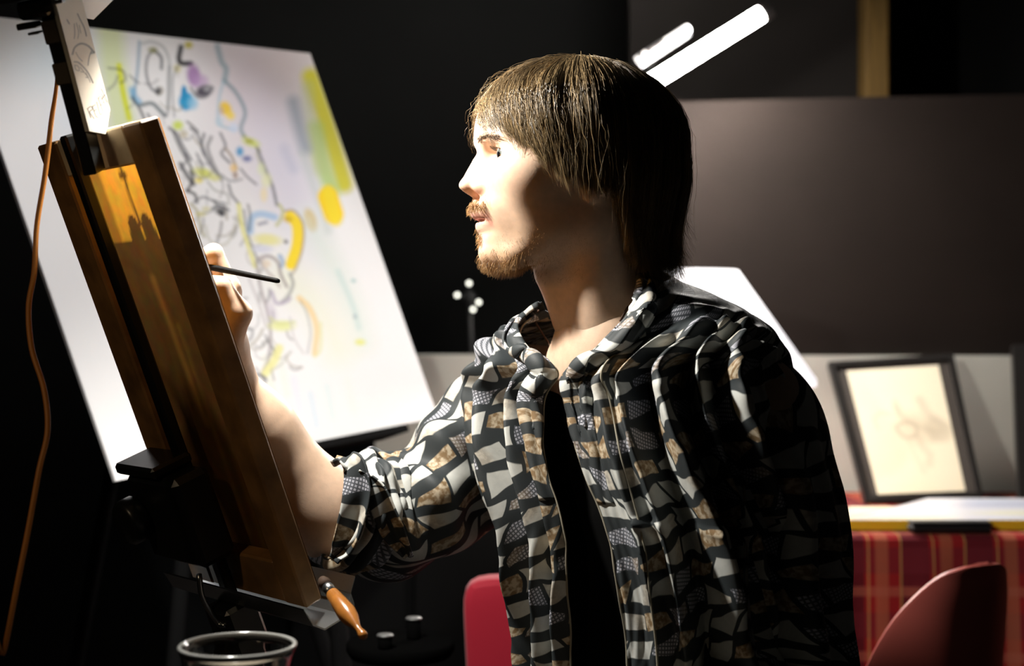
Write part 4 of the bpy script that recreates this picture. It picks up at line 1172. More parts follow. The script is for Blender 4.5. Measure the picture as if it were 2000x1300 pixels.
# ---------------------------------------------------------------- head hair
def hair_mat(name, base, rough=.38, spec=.5):
    m = mat(name, base, rough, spec=spec, noise=(420, .7, 1.25, (1, 1, .15)), attr=(name == 'brown_hair'))
    return m
M_hair = hair_mat('brown_hair', (.17, .115, .055), .34)
M_scalp = mat('dark_scalp', (.02, .014, .009), .8)
def zend(th):
    t = np.degrees(np.abs(th))
    return np.interp(t, [0, 15, 30, 42, 55, 68, 80, 90, 97, 104, 115, 135, 160, 180],
                     [.044, .040, .031, .021, .008, -.012, -.030, -.033, -.034, -.080, -.112, -.122, -.112, -.100])
SHc = np.array([-.002, 0, .024]); SHr = np.array([.1120, .0910, .0925])
def hair_paths(N, S, clumps, seed, fringe=False):
    r = np.random.default_rng(seed)
    cth = np.where(r.uniform(0, 1, clumps) < .45, r.normal(.75, .75, clumps), r.uniform(-np.pi, np.pi, clumps)); cph = np.degrees(np.arccos(1 - r.uniform(0, .80, clumps)))
    if fringe: cth = r.normal(.15, .55, clumps); cph = r.uniform(25, 68, clumps)
    clay = r.uniform(0, 1, clumps) ** 1.2; cz = r.normal(0, .006, clumps); cw = r.normal(0, 1, clumps); cs = r.uniform(.5, 1., clumps)
    ci = r.integers(0, clumps, N)
    th0 = cth[ci] + r.normal(0, .055, N); ph0 = cph[ci] + r.normal(0, 5, N); ph0 = np.clip(ph0, 0, 80)
    lay = np.clip(clay[ci] + r.normal(0, .10, N), 0, 1.15)
    t = np.linspace(0, 1, S)[None]
    thc = cth[ci][:, None]; k = (cs[ci] * .85)[:, None]
    th = thc + (th0[:, None] - thc) * (1 - k * t ** 1.1)
    front = np.exp(-(np.degrees(th0) / 62.) ** 2)[:, None] * np.sign(th0 + 1e-6)[:, None]
    th = th + front * .30 * t ** 1.8 + (cw[ci] * .05)[:, None] * t ** 2
    ze = zend(th[:, -1]) + cz[ci] + r.normal(0, .004, N) + (1 - lay) * .004
    ze = ze + np.where(r.uniform(0, 1, N) < .22, r.uniform(0, .04, N), 0)
    # hang angle: follow the shell down to phE, then drop
    ph0r = np.radians(ph0)[:, None]
    zs0 = SHc[2] + SHr[2] * np.cos(ph0r)
    zz = zs0 + (ze[:, None] - zs0) * (t ** 1.15 * .55 + t * .45)
    low = zz < SHc[2] - .004
    cosp = np.clip((zz - SHc[2]) / SHr[2], -.05, 1)
    sinp = np.sqrt(1 - cosp ** 2)
    thick = .885 + .125 * lay[:, None]
    grow = np.clip(t * 3, 0, 1)
    thick = .935 * (1 - grow) + (thick + .012 * np.sin(cw[ci][:, None] * 9 + t * 3)) * grow
    # tuck towards the neck below the ears at the back
    b = np.clip(-(zz + .02) / .10, 0, 1); bk = np.clip((np.abs(np.degrees(th)) - 85) / 40, 0, 1)
    rx = SHr[0] * (1 - .16 * b * bk + .0 * b); ry = SHr[1] * (1 - .30 * b * bk - .04 * b)
    x = SHc[0] + rx * thick * sinp * np.cos(th)
    y = SHc[1] + ry * thick * sinp * np.sin(th)
    z = SHc[2] + (zz - SHc[2]) * np.where(zz > SHc[2], thick, 1)
    # tips flick outwards at the nape
    fl = np.clip((t - .8) / .2, 0, 1) ** 2 * bk * r.uniform(-.3, 1.0, N)[:, None] * .020
    x = x + fl * np.cos(th); y = y + fl * np.sin(th)
    P = np.stack([x, y, z], -1)
    wob = np.cumsum(r.normal(0, .00022, (N, S, 3)), 1)
    return P + wob
S_ = 15
P1 = hair_paths(19000, S_, 330, 3)
P1 = np.concatenate([P1, hair_paths(5000, S_, 150, 17, True)])
P2 = hair_paths(1000, S_, 800, 9)
P2 = P2 + np.cumsum(RNG.normal(0, .0013, P2.shape), 1) + nrm(P2 - SHc) * (np.linspace(0, 1, S_)[None, :, None] * RNG.uniform(0, .013, (1000, 1, 1)) ** 1.0)
tp = np.linspace(0, 1, S_)
HP = np.concatenate([P1, P2])
hcol = np.clip(np.random.default_rng(8).lognormal(0, .55, len(HP)), .25, 2.4)
hr = np.concatenate([np.full(len(P1), .00025), np.full(len(P2), .00016)])[:, None] * (1 - .75 * tp ** 3)[None]
V, F = strands(hw(HP), hr)
hair = mesh('hair', V, F, M_hair, person, col=np.repeat(hcol, S_ * 3)[:, None] * np.array([.205, .142, .070])); hair['kind'] = 'stuff'
# dark scalp layer so that no skin shows between the locks
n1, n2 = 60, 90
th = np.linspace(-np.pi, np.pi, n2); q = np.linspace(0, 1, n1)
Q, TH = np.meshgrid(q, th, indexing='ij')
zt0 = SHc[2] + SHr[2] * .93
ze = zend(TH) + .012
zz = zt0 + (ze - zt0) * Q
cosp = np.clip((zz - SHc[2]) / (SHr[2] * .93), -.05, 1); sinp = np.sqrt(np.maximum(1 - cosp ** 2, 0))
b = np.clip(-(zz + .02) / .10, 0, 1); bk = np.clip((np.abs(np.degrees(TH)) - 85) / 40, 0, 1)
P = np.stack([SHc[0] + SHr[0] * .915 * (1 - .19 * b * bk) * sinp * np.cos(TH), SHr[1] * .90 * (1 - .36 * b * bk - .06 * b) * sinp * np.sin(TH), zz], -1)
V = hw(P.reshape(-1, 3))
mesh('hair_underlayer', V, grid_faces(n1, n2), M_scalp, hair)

# ---------------------------------------------------------------- beard, brows, lashes
def nearest_skin(P, k_x=0.0): return P
HN = None
def surf_normals(V, F):
    n = np.zeros_like(V); p = V[F]; fn = np.cross(p[:, 1] - p[:, 0], p[:, 2] - p[:, 0])
    for i in range(4): np.add.at(n, F[:, i], fn)
    n = nrm(n); 
    return n if (n * (V - [0, 0, 0])).sum() > 0 else -n
HN = surf_normals(HV, HF)
x, y, z = HV[:, 0], HV[:, 1], HV[:, 2]; ay = np.abs(y)
def beard(mask_w, N, Lfun, dirf, name, m, r0, seed, S=6):
    r = np.random.default_rng(seed)
    p = mask_w / mask_w.sum()
    idx = r.choice(len(HV), N, p=p)
    L = Lfun(HV[idx]) * r.uniform(.55, 1.15, N)
    D = nrm(HN[idx] * .55 + dirf(HV[idx]) + r.normal(0, .22, (N, 3)))
    G = nrm(dirf(HV[idx]) + r.normal(0, .12, (N, 3)))
    t = np.linspace(0, 1, S)
    P = HV[idx][:, None] + L[:, None, None] * (D[:, None] * t[None, :, None] * (1 - .5 * t[None, :, None]) + G[:, None] * .5 * t[None, :, None] ** 2)
    P += r.normal(0, .0006, (N, 1, 3))
    V, F = strands(hw(P), (r0 * (1 - .8 * t ** 2))[None])
    o = mesh(name, V, F, m, person); o['kind'] = 'stuff'
    return o
M_beard = hair_mat('ginger_beard_hair', (.34, .185, .065), .45)
M_brow = hair_mat('brow_hair', (.10, .065, .035), .5)
chin = np.exp(-((z + .106) / .008) ** 2) * sm(x, .045, .075) * (ay < .04) + .6 * np.exp(-((z + .110) / .010) ** 2) * sm(x, .03, .06) * (ay < .045)
soul = .5 * np.exp(-((z + .079) / .006) ** 2) * (ay < .008) * (x > .085)
mous = .9 * np.exp(-((z + .0455) / .0045) ** 2) * (ay < .024) * (x > .085)
jaw = .10 * sm(-z, .062, .085) * (z > -.118) * (x > .0) * (x < .075) * (ay > .025)
beard(chin, 1500, lambda P: np.where(P[:, 0] > .06, .0085, .005), lambda P: np.stack([.30 + 0 * P[:, 0], 0 * P[:, 1], -1 + 0 * P[:, 2]], 1), 'beard', M_beard, .00017, 2)
beard(mous + soul + 1e-9, 700, lambda P: np.full(len(P), .0065), lambda P: np.stack([.25 + 0 * P[:, 0], np.sign(P[:, 1]) * .45, -.8 + 0 * P[:, 2]], 1), 'moustache', M_beard, .00018, 4)
brow = np.exp(-((z - (.0205 + .10 * (ay - .02) * (ay < .035) - .15 * np.maximum(ay - .036, 0))) / .0017) ** 2) * (ay > .012) * (ay < .050) * (x > .05)
beard(brow + 1e-12, 420, lambda P: np.full(len(P), .0075), lambda P: np.stack([-.5 + 0 * P[:, 0], np.sign(P[:, 1]) * .9, .25 - 12 * np.maximum(np.abs(P[:, 1]) - .03, 0)], 1), 'eyebrow', M_brow, .00020, 6)
jaw2 = sm(-z, .066, .096) * (z > -.122) * (x > .005) * (x < .09) * (ay > .022)
beard(jaw2 + 1e-12, 2400, lambda P: np.full(len(P), .0017), lambda P: np.stack([.2 + 0 * P[:, 0], 0 * P[:, 1], -1 + 0 * P[:, 2]], 1), 'stubble', M_beard, .00009, 8, 3)
# lashes on the upper lids
for side in (1, -1):
    r = np.random.default_rng(20 + side); N = 60
    yy = np.linspace(-.0135, .0130, N)
    up = .0056 * np.sqrt(np.maximum(1 - ((yy + .001) / .0142) ** 2, 0)) + .0006
    rad = ER + .0022; xx = np.sqrt(np.maximum(rad ** 2 - yy ** 2 - up ** 2, 0))
    base = np.stack([EYE[0] + xx, (EYE[1] + yy) * side, EYE[2] + up], 1)
    out = nrm(np.stack([xx, yy * side, 0 * yy], 1))
    t = np.linspace(0, 1, 5)[None, :, None]
    P = base[:, None] + .0062 * (out[:, None] * t + np.array([0, 0, 1.0]) * (.55 * t ** 2 - .25 * t)) + r.normal(0, .0003, (N, 1, 3))
    V, F = strands(hw(P), (.00016 * (1 - .7 * np.linspace(0, 1, 5)))[None])
    o = mesh('eyelashes', V, F, M_brow, person); o['kind'] = 'stuff'
# ================================================================== clothes
def shirt_mat(name='patterned_shirt_cloth'):
    m = bpy.data.materials.new(name); m.use_nodes = True
    nt = m.node_tree; b = nt.nodes['Principled BSDF']
    b.inputs['Roughness'].default_value = .62; b.inputs['Specular IOR Level'].default_value = .35
    tc = nt.nodes.new('ShaderNodeUVMap'); tc.uv_map = 'pat'
    nzw = nt.nodes.new('ShaderNodeTexNoise'); nzw.inputs['Scale'].default_value = 26; nzw.inputs['Detail'].default_value = 1
    nt.links.new(tc.outputs[0], nzw.inputs['Vector'])
    sp = nt.nodes.new('ShaderNodeSeparateXYZ'); nt.links.new(tc.outputs[0], sp.inputs[0])
    def M(op, a, b_=None, c=None):
        n = nt.nodes.new('ShaderNodeMath'); n.operation = op
        for k, v in enumerate((a, b_, c)):
            if v is None: continue
            if isinstance(v, (int, float)): n.inputs[k].default_value = v
            else: nt.links.new(v, n.inputs[k])
        return n.outputs[0]
    def wn(x, y=0.0):
        cb = nt.nodes.new('ShaderNodeCombineXYZ')
        for k, v in enumerate((x, y)):
            if isinstance(v, (int, float)): cb.inputs[k].default_value = v
            else: nt.links.new(v, cb.inputs[k])
        n = nt.nodes.new('ShaderNodeTexWhiteNoise'); n.noise_dimensions = '2D'; nt.links.new(cb.outputs[0], n.inputs['Vector'])
        s = nt.nodes.new('ShaderNodeSeparateColor'); nt.links.new(n.outputs['Color'], s.inputs[0])
        return s.outputs
    def mix(fac, A_, B_):
        n = nt.nodes.new('ShaderNodeMix'); n.data_type = 'RGBA'
        if isinstance(fac, float): n.inputs['Factor'].default_value = fac
        else: nt.links.new(fac, n.inputs['Factor'])
        for k, c in (('A', A_), ('B', B_)):
            if isinstance(c, tuple): n.inputs[k].default_value = (*c, 1)
            else: nt.links.new(c, n.inputs[k])
        return n.outputs['Result']
    def sstep(x, lo, hi):
        n = nt.nodes.new('ShaderNodeMapRange'); n.interpolation_type = 'SMOOTHSTEP'
        nt.links.new(x, n.inputs['Value']); n.inputs['From Min'].default_value = lo; n.inputs['From Max'].default_value = hi
        return n.outputs[0]
    u, v = sp.outputs[0], sp.outputs[1]
    wv = M('ADD', v, M('MULTIPLY', M('SUBTRACT', nzw.outputs['Fac'], .5), .016))
    r = M('DIVIDE', wv, .0265)
    ri = M('FLOOR', r); fv = M('FRACT', r)
    rr = wn(ri, 3.7)
    q = M('DIVIDE', M('ADD', M('ADD', u, M('MULTIPLY', rr[0], .2)), M('MULTIPLY', M('SUBTRACT', fv, .5), M('MULTIPLY', M('SUBTRACT', rr[1], .5), .05))), .040)
    qi = M('FLOOR', q); fq = M('FRACT', q)
    rc = wn(qi, ri)
    # lens shaped dark seams between patches
    tilt = M('MULTIPLY', M('SUBTRACT', rc[0], .5), 1.0)
    lo_ = M('ADD', M('ADD', .20, M('MULTIPLY', rc[2], .10)), M('MULTIPLY', tilt, M('SUBTRACT', fq, .5)))
    hi_ = M('ADD', M('SUBTRACT', .88, M('MULTIPLY', rc[1], .12)), M('MULTIPLY', M('MULTIPLY', tilt, -.7), M('SUBTRACT', fq, .5)))
    a = M('MULTIPLY', sstep(M('SUBTRACT', fv, lo_), -.02, .03), sstep(M('SUBTRACT', hi_, fv), -.02, .03))
    e = M('MULTIPLY', sstep(fq, .05, .075), M('SUBTRACT', 1.0, sstep(fq, .93, .955)))
    mask = M('MULTIPLY', a, e)
    # patch colours
    nz = nt.nodes.new('ShaderNodeTexNoise'); nz.inputs['Scale'].default_value = 160; nz.inputs['Detail'].default_value = 3
    nt.links.new(tc.outputs[0], nz.inputs['Vector'])
    chk = M('MULTIPLY', sstep(M('SINE', M('MULTIPLY', M('ADD', u, M('MULTIPLY', v, .35)), 2 * math.pi / .0038)), -.45, -.15),
            sstep(M('SINE', M('MULTIPLY', M('SUBTRACT', v, M('MULTIPLY', u, .35)), 2 * math.pi / .0038)), -.45, -.15))
    white = mix(nz.outputs['Fac'], (.52, .54, .51), (.68, .69, .65))
    lav = mix(chk, (.12, .13, .15), (.58, .59, .66))
    och = mix(sstep(nz.outputs['Fac'], .40, .62), (.26, .17, .085), (.60, .51, .37))
    c = mix(sstep(rc[1], .50, .505), white, lav)
    c = mix(sstep(rc[1], .76, .765), c, och)
    c = mix(M('MULTIPLY', sstep(fq, .45, .75), M('MULTIPLY', sstep(rc[2], .5, .52), .45)), c, och)
    c = mix(mask, (.030, .037, .040), c)
    nt.links.new(c, b.inputs['Base Color'])
    # weave
    nb = nt.nodes.new('ShaderNodeTexNoise'); nb.inputs['Scale'].default_value = 900; nt.links.new(tc.outputs[0], nb.inputs['Vector'])
    bp_ = nt.nodes.new('ShaderNodeBump'); bp_.inputs['Strength'].default_value = .15; bp_.inputs['Distance'].default_value = .0006
    nt.links.new(nb.outputs['Fac'], bp_.inputs['Height']); nt.links.new(bp_.outputs[0], b.inputs['Normal'])
    return m
M_shirt = shirt_mat()

# torso shell: rings from the neck out over the shoulders and down
#        cs     ct    a     b    zNear  zFar  zFront zBack  edgeL(s deg) edgeR
RK = np.array([
    [-.012, .040, .066, .064, 1.128, 1.098, 1.085, 1.145, 20., 160.],
    [-.006, .030, .112, .082, 1.110, 1.090, 1.066, 1.130, 58., 124.],
    [-.002, .018, .160, .098, 1.078, 1.074, 1.046, 1.105, 86., 94.],
    [-.004, .010, .184, .108, 1.035, 1.030, 1.012, 1.060, 87., 96.],
    [.008, .014, .176, .116, .965, .965, .955, .975, 82., 96.],
    [.030, .018, .150, .112, .875, .875, .875, .875, 76., 96.],
    [.042, .014, .138, .106, .765, .765, .765, .765, 75., 103.],
    [.045, .008, .146, .108, .640, .640, .640, .640, 77., 104.],
    [.045, .006, .156, .115, .560, .560, .560, .560, 77., 104.]])
NV = 190
KR = catmull(RK, NV)
vv = np.linspace(0, 1, NV)
vlen = np.concatenate([[0], np.cumsum(np.hypot(np.diff(KR[:, 2]), np.diff(KR[:, 6])))])
def ridge(w, c, hw_, A, sharp=1.0):
    """fold crest: steep on the far side"""
    x = (w - c) / hw_
    return A * np.exp(-np.abs(x) ** 2 * 1.0)
def torso_panel(side):
    nU = 330
    e = np.radians(KR[:, 8] if side > 0 else KR[:, 9])
    end = -np.pi / 2 if side > 0 else 3 * np.pi / 2
    tt = np.linspace(0, 1, nU)
    TH = e[:, None] + (end - e[:, None]) * tt[None]
    cs, ct, a, b = [KR[:, i][:, None] for i in range(4)]
    nexp = 2.35
    c, s = np.cos(TH), np.sin(TH)
    k = (np.abs(c) ** nexp + np.abs(s) ** nexp) ** (-1 / nexp)
    sx = cs + a * c * k; tx = ct + b * s * k
    wS = c ** 2
    z = wS * np.where(c > 0, KR[:, 4][:, None], KR[:, 5][:, None]) + (1 - wS) * np.where(s > 0, KR[:, 6][:, None], KR[:, 7][:, None])
    P = tw(sx, tx, z)
    W = np.concatenate([np.zeros((NV, 1)), np.cumsum(np.linalg.norm(np.diff(P, axis=1), axis=2), 1)], 1)   # distance from the opening
    du = np.gradient(P, axis=1); dv = np.gradient(P, axis=0)
    N = nrm(np.cross(du, dv)); outw = P - (tw(cs * 1., ct * 1., 0 * cs) * [1, 1, 0] + np.stack([0 * z, 0 * z, z - .05], -1))
    N = np.where(((N * outw).sum(-1) < 0)[..., None], -N, N)
    zc = z
    L = vlen[:, None] * np.ones_like(W)
    amp = 1.7 * sm(L, .055, .14); ampl = 1 - .25 * sm(L, .35, .5)
    wob = lambda f, p: .004 * np.sin(L * f + p)
    D = np.zeros_like(W)
    if side > 0:
        for (c_, h_, A_, f_, p_, sl_) in ((.043, .010, .011, 14, 0, -.01), (.0625, .0045, .009, 12, .6, .0), (.080, .011, -.017, 13, 1, .01), (.101, .010, .016, 11, 1, .03),
                                      (.123, .010, -.016, 12, .5, .02), (.140, .006, .013, 12, 2, .0), (.158, .009, -.012, 13, 1.6, .0), (.178, .010, .012, 15, 2.5, .0)):
            D += amp * ampl * ridge(W, c_ + wob(f_, p_) + sl_ * L, h_, A_)
        D += .0045 * np.exp(-((W - .012) / .014) ** 4)                         # placket band
        D += .0016 * np.exp(-((W - .027) / .0025) ** 2) - .0016 * np.exp(-((W - .0035) / .002) ** 2)
        # patch pocket with an oblique mouth
        zp = .905 - .10 * (W - .04)
        D += .0035 * ((W > .036) & (W < .145)) * sm(zp - zc, -.001, .0015)
        D += .003 * np.exp(-((zp - zc - .004) / .003) ** 2) * ((W > .036) & (W < .145))
        # drapery below the pocket, slanting
        q = W * .8 + zc * .9
        D += sm(L, .30, .40) * .006 * np.sin(q * 105 + 1.5 * np.sin(W * 22)) * sm(W, .04, .07)
    else:
        for (c_, h_, A_, f_, p_, sl_) in ((.013, .009, .008, 13, .7, .01), (.0265, .0045, -.008, 12, .4, .02), (.040, .010, .011, 12, .2, .02), (.060, .010, -.018, 12, 1.2, .01),
                                      (.084, .013, .016, 11, 2, .0), (.109, .010, -.013, 13, .2, .0), (.130, .012, .011, 12, 1, .0)):
            D += amp * ampl * ridge(W, c_ + wob(f_, p_) + sl_ * L, h_, A_)
        D += .003 * np.exp(-((W - .006) / .008) ** 4)
    D += amp * .0016 * np.sin(W * 190 + 5 * np.sin(L * 9)) * np.sin(L * 23 + W * 30) + amp * .0008 * np.sin(W * 520 + 4 * np.sin(L * 31)) * np.sin(L * 60 + W * 90)
    # gathers on the shoulder seam running over the top
    sh = np.exp(-((L - .10) / .045) ** 2) * np.exp(-((np.degrees(TH) - (20 if side > 0 else 150)) / 38) ** 2)
    D += sh * .0055 * np.sin(L * 230 + 3 * np.sin(TH * 3))
    # rolled neck edge
    D += .004 * np.exp(-(L / .012) ** 2)
    P = P + N * D[..., None]
    W = np.concatenate([np.zeros((NV, 1)), np.cumsum(np.linalg.norm(np.diff(P, axis=1), axis=2), 1)], 1)
    uv = np.stack([W + (0 if side > 0 else 1.31), L + W * .18 * (1 if side > 0 else -1)], -1)
    F = grid_faces(NV, nU)
    return P.reshape(-1, 3), outward_ref(P.reshape(-1, 3), F, N.reshape(-1, 3)), uv.reshape(-1, 2), P
def outward_ref(V, F, N):
    p = V[F]; n = np.cross(p[:, 1] - p[:, 0], p[:, 2] - p[:, 0])
    return F if (n * N[F[:, 0]]).sum() > 0 else F[:, ::-1].copy()
Va, Fa, ua, Pl = torso_panel(1)
Vb, Fb, ub, Pr = torso_panel(-1)
shirt = mesh('shirt', np.concatenate([Va, Vb]), np.concatenate([Fa, Fb + len(Va)]), M_shirt, person, uv=np.concatenate([ua, ub]))
md = shirt.modifiers.new('thick', 'SOLIDIFY'); md.thickness = .0022; md.offset = -1

# stitched edge pipings along both front edges
M_pipe = mat('shirt_edge_stitch', (.36, .33, .25), .7)
for name, Pe, k in (('placket_stitch', Pl, 0), ('placket_stitch', Pl, 30), ('front_hem', Pr, 0)):
    line = Pe[6:, k]
    V, F, _ = tube(line[::4], [.0011] * len(line[::4]), 120, 6)
    mesh(name, V, F, M_pipe if k else M_pipe, shirt)
# folded lapel bands that follow the V of the neck
def lapel(Pe, side, rows, width, m, uvo):
    nW = 22
    base = Pe[rows[0]:rows[1]]
    out = []
    for i in range(len(base)):
        f = i / (len(base) - 1)
        wd_ = width * (1 - .45 * sm(f, .55, 1.0)) * (.35 + .65 * sm(f, 0, .25))
        d0 = np.concatenate([[0], np.cumsum(np.linalg.norm(np.diff(base[i], axis=0), axis=1))])
        t = np.linspace(0, wd_, nW)
        p = np.stack([np.interp(t, d0, base[i][:, c]) for c in range(3)], 1)
        out.append(p)
    P = np.array(out)
    du = np.gradient(P, axis=1); dv = np.gradient(P, axis=0); N = nrm(np.cross(du, dv))
    if (N @ np.array([-.3, -1, .3])).sum() < 0: N = -N
    k = np.linspace(0, 1, nW)[None]
    lift = .0045 + .006 * np.sin(np.pi * np.minimum(k * 1.02, 1)) + .0022 * np.sin(k * 9 + np.linspace(0, 9, len(P))[:, None])
    lift = lift * (1 - .9 * sm(k, .85, 1.0)) * (1 - .95 * sm(np.linspace(0, 1, len(P))[:, None], .6, 1.0)) + .0004
    P = P + N * lift[..., None]
    uv = np.stack(np.broadcast_arrays(k * width + uvo, np.linspace(0, .3, len(P))[:, None]), -1)
    o = mesh('lapel', P.reshape(-1, 3), outward_ref(P.reshape(-1, 3), grid_faces(len(P), nW), N.reshape(-1, 3)), m, shirt, uv=uv.reshape(-1, 2))
    md = o.modifiers.new('thick', 'SOLIDIFY'); md.thickness = .002; md.offset = -1
    return o
lapel(Pl, 1, (0, 108), .040, M_shirt, 3.3)
lapel(Pr, -1, (0, 108), .034, M_shirt, 5.2)

# far sleeve (right arm)
def sl_disp(PH, t):
    return (.006 * np.sin(3 * PH + 9 * t) * sm(t, 0, .3) + .005 * np.sin(t * 30 + 2 * np.sin(PH)) * (.3 + .7 * sm(t, .2, .6)) * (.5 - .5 * np.sin(PH))
            + .004 * np.sin(5 * PH - 14 * t + 1) + .004 * np.sin(t * 17 + PH * 2))
sp_ = [tw(-.135, .0, 1.0), px(985, 830, 1.615), px(912, 900, 1.59), px(825, 980, 1.56), px(755, 1010, 1.538), px(712, 1004, 1.52)]
V, F, uv = tube(sp_, [.068, .070, .064, .066, .064, .055], 130, 110, sl_disp, ref=(-.5, 0, 1), cap=False)
uv = uv[:, ::-1] * [1, 1] + [2.2, .35]
o = mesh('sleeve', V, F, M_shirt, shirt, uv=uv)
md = o.modifiers.new('thick', 'SOLIDIFY'); md.thickness = .002; md.offset = 0
# rolled cuff
cu = [px(728, 1004, 1.525), px(705, 1002, 1.515), px(682, 997, 1.508), px(664, 990, 1.502)]
V, F, uv = tube(cu, [.050, .060, .059, .053], 50, 90, lambda PH, t: .003 * np.sin(7 * PH + 6 * t) + .0035 * np.sin(t * 26 + 1.5 * np.sin(2 * PH)) + .004 * np.exp(-((t - .85) / .1) ** 2), ref=(-.5, 0, 1), cap=False)
o = mesh('cuff', V, F, M_shirt, shirt, uv=uv + [4.1, .8])
md = o.modifiers.new('thick', 'SOLIDIFY'); md.thickness = .0045; md.offset = 0
# loose tab hanging from the cuff
def ribbon(pts, wid, axis, m, name, uvo, parent, rows=50, cols=14, curl=.006, thick=.002):
    P = catmull(pts, rows); wv = np.interp(np.linspace(0, 1, rows), np.linspace(0, 1, len(wid)), wid)
    T = nrm(np.gradient(P, axis=0)); a = nrm(np.array(axis, float)[None] - T * (T @ np.array(axis, float))[:, None]); n = np.cross(T, a)
    k = np.linspace(-1, 1, cols)
    G = P[:, None] + a[:, None] * (k[None, :, None] * wv[:, None, None]) + n[:, None] * (curl * (k[None, :, None] ** 2) + .003 * np.sin(3 * k[None, :, None] + np.linspace(0, 7, rows)[:, None, None]))
    uv = np.stack(np.broadcast_arrays(k[None] * max(wid) + uvo[0], np.linspace(0, .15, rows)[:, None] + uvo[1]), -1)
    o = mesh(name, G.reshape(-1, 3), grid_faces(rows, cols), m, parent, uv=uv.reshape(-1, 2))
    md = o.modifiers.new('thick', 'SOLIDIFY'); md.thickness = thick; md.offset = 0
    return o
ribbon([px(655, 905, 1.475), px(690, 905, 1.462), px(700, 960, 1.455), px(690, 1020, 1.455), px(672, 1070, 1.46), px(655, 1095, 1.46)], [.006, .012, .015, .014, .011, .006], (1, -.3, .2), M_shirt, 'cuff_tab', (6.1, .2), shirt)
ribbon([px(700, 925, 1.462), px(735, 960, 1.455), px(770, 1030, 1.458), px(800, 1085, 1.47)], [.006, .012, .013, .005], (1, -.3, .5), M_shirt, 'cuff_tab', (6.5, .5), shirt)
# near sleeve (left arm)
def sn_disp(PH, t):
    return (.017 * ((.5 + .5 * np.sin(7 * PH + 2.2 * t + .8 * np.sin(6 * t))) ** 2.5 - .3) * sm(t, .08, .25) + .006 * np.sin(9 * PH + 5 * t) * sm(t, .05, .25)
            + .006 * np.sin(t * 32 + 2 * np.cos(PH)) * sm(t, .55, .8) + .003 * np.sin(t * 20 + 3 * PH))
sp_ = [tw(.104, -.008, 1.015), tw(.138, -.012, .985), tw(.154, -.016, .92), tw(.160, -.016, .84), tw(.168, -.008, .74), tw(.17, .08, .69), tw(.165, .19, .675)]
V, F, uv = tube(sp_, [.060, .065, .066, .066, .066, .063, .055], 190, 130, sn_disp, ref=(-.75, -.6, .3), cap=False)
o = mesh('sleeve', V, F, M_shirt, shirt, uv=uv + [8.3, .2])
md = o.modifiers.new('thick', 'SOLIDIFY'); md.thickness = .002; md.offset = 0

# black undershirt in the opening
n1, n2 = 60, 60
zs = np.linspace(1.012, .56, n1); th = np.radians(np.linspace(20, 160, n2))
Zs, TH = np.meshgrid(zs, th, indexing='ij')
bb = np.interp(Zs, [.56, .75, .9, 1.02], [.088, .082, .088, .080])
cs = np.interp(Zs, [.56, .9, 1.02], [.028, .012, -.004]); ct = np.interp(Zs, [.56, .9, 1.02], [.012, .016, .012])
P = tw(cs + .155 * np.cos(TH), ct + bb * np.sin(TH), Zs + .035 * np.abs(np.cos(TH)) * (Zs > .98))
V = P.reshape(-1, 3)
mesh('undershirt', V, grid_faces(n1, n2), mat('black_jersey', (.005, .005, .005), .95, spec=.03), person)

# trousers, shoes and the stool below the picture edge
M_den = mat('black_denim', (.012, .012, .014), .9)
V, F, _ = tube([tw(-.02, .0, .72), tw(-.0, .0, .64), tw(.0, .0, .57), tw(0, 0, .555)], [.13, .155, .15, .12], 20, 30)
tr = mesh('trousers', V, F, M_den, person)
for s, kx, ft in ((-1, tw(-.10, .40, .60), tw(-.08, .30, .09)), (1, tw(.10, .42, .59), tw(.12, .46, .09))):
    hp = tw(s * .085, .02, .61)
    V, F, _ = tube([hp, hp * .5 + kx * .5, kx, kx * .85 + ft * .15 + [0, 0, -.02], kx * .5 + ft * .5, ft], [.085, .080, .062, .060, .055, .048], 50, 24)
    mesh('trouser_leg', V, F, M_den, tr)
    d_ = TF
    V, F, _ = tube([ft - [0, 0, .045] - d_ * .07, ft - [0, 0, .040], ft - [0, 0, .052] + d_ * .10, ft - [0, 0, .060] + d_ * .18], [.032, .044, .036, .022], 24, 18, flat=.9)
    V[:, 2] = np.maximum(V[:, 2], .002)
    mesh('shoe', V, F, M_black, person)
st = empty('stool', (MX[0], MX[1], 0), 'plain black stool under the seated person, below the frame', 'stool')
V, F = lathe([(0, .50), (.15, .50), (.165, .51), (.165, .53), (.15, .545), (0, .545)], 40, (MX[0], MX[1], 0))
mesh('seat', V, F, M_black, st)
for k in range(4):
    a = k * math.pi / 2 + .6
    V, F, _ = tube([np.array([MX[0] + .11 * math.cos(a), MX[1] + .11 * math.sin(a), .51]), np.array([MX[0] + .14 * math.cos(a), MX[1] + .14 * math.sin(a), .25]), np.array([MX[0] + .17 * math.cos(a), MX[1] + .17 * math.sin(a), 0])], [.014] * 3, 8, 10)
    mesh('leg', V, F, M_black, st)

# thin cord around the neck
cpts = [px(1052, 606, 1.50), px(1045, 625, 1.515), px(1062, 655, 1.51), px(1095, 705, 1.48), px(1128, 745, 1.46), px(1165, 700, 1.45), px(1203, 640, 1.412), px(1226, 598, 1.412), px(1240, 565, 1.43)]
V, F, _ = tube(cpts, [.0011] * len(cpts), 90, 8)
mesh('neck_cord', V, F, mat('brown_cord', (.10, .05, .03), .7), person)
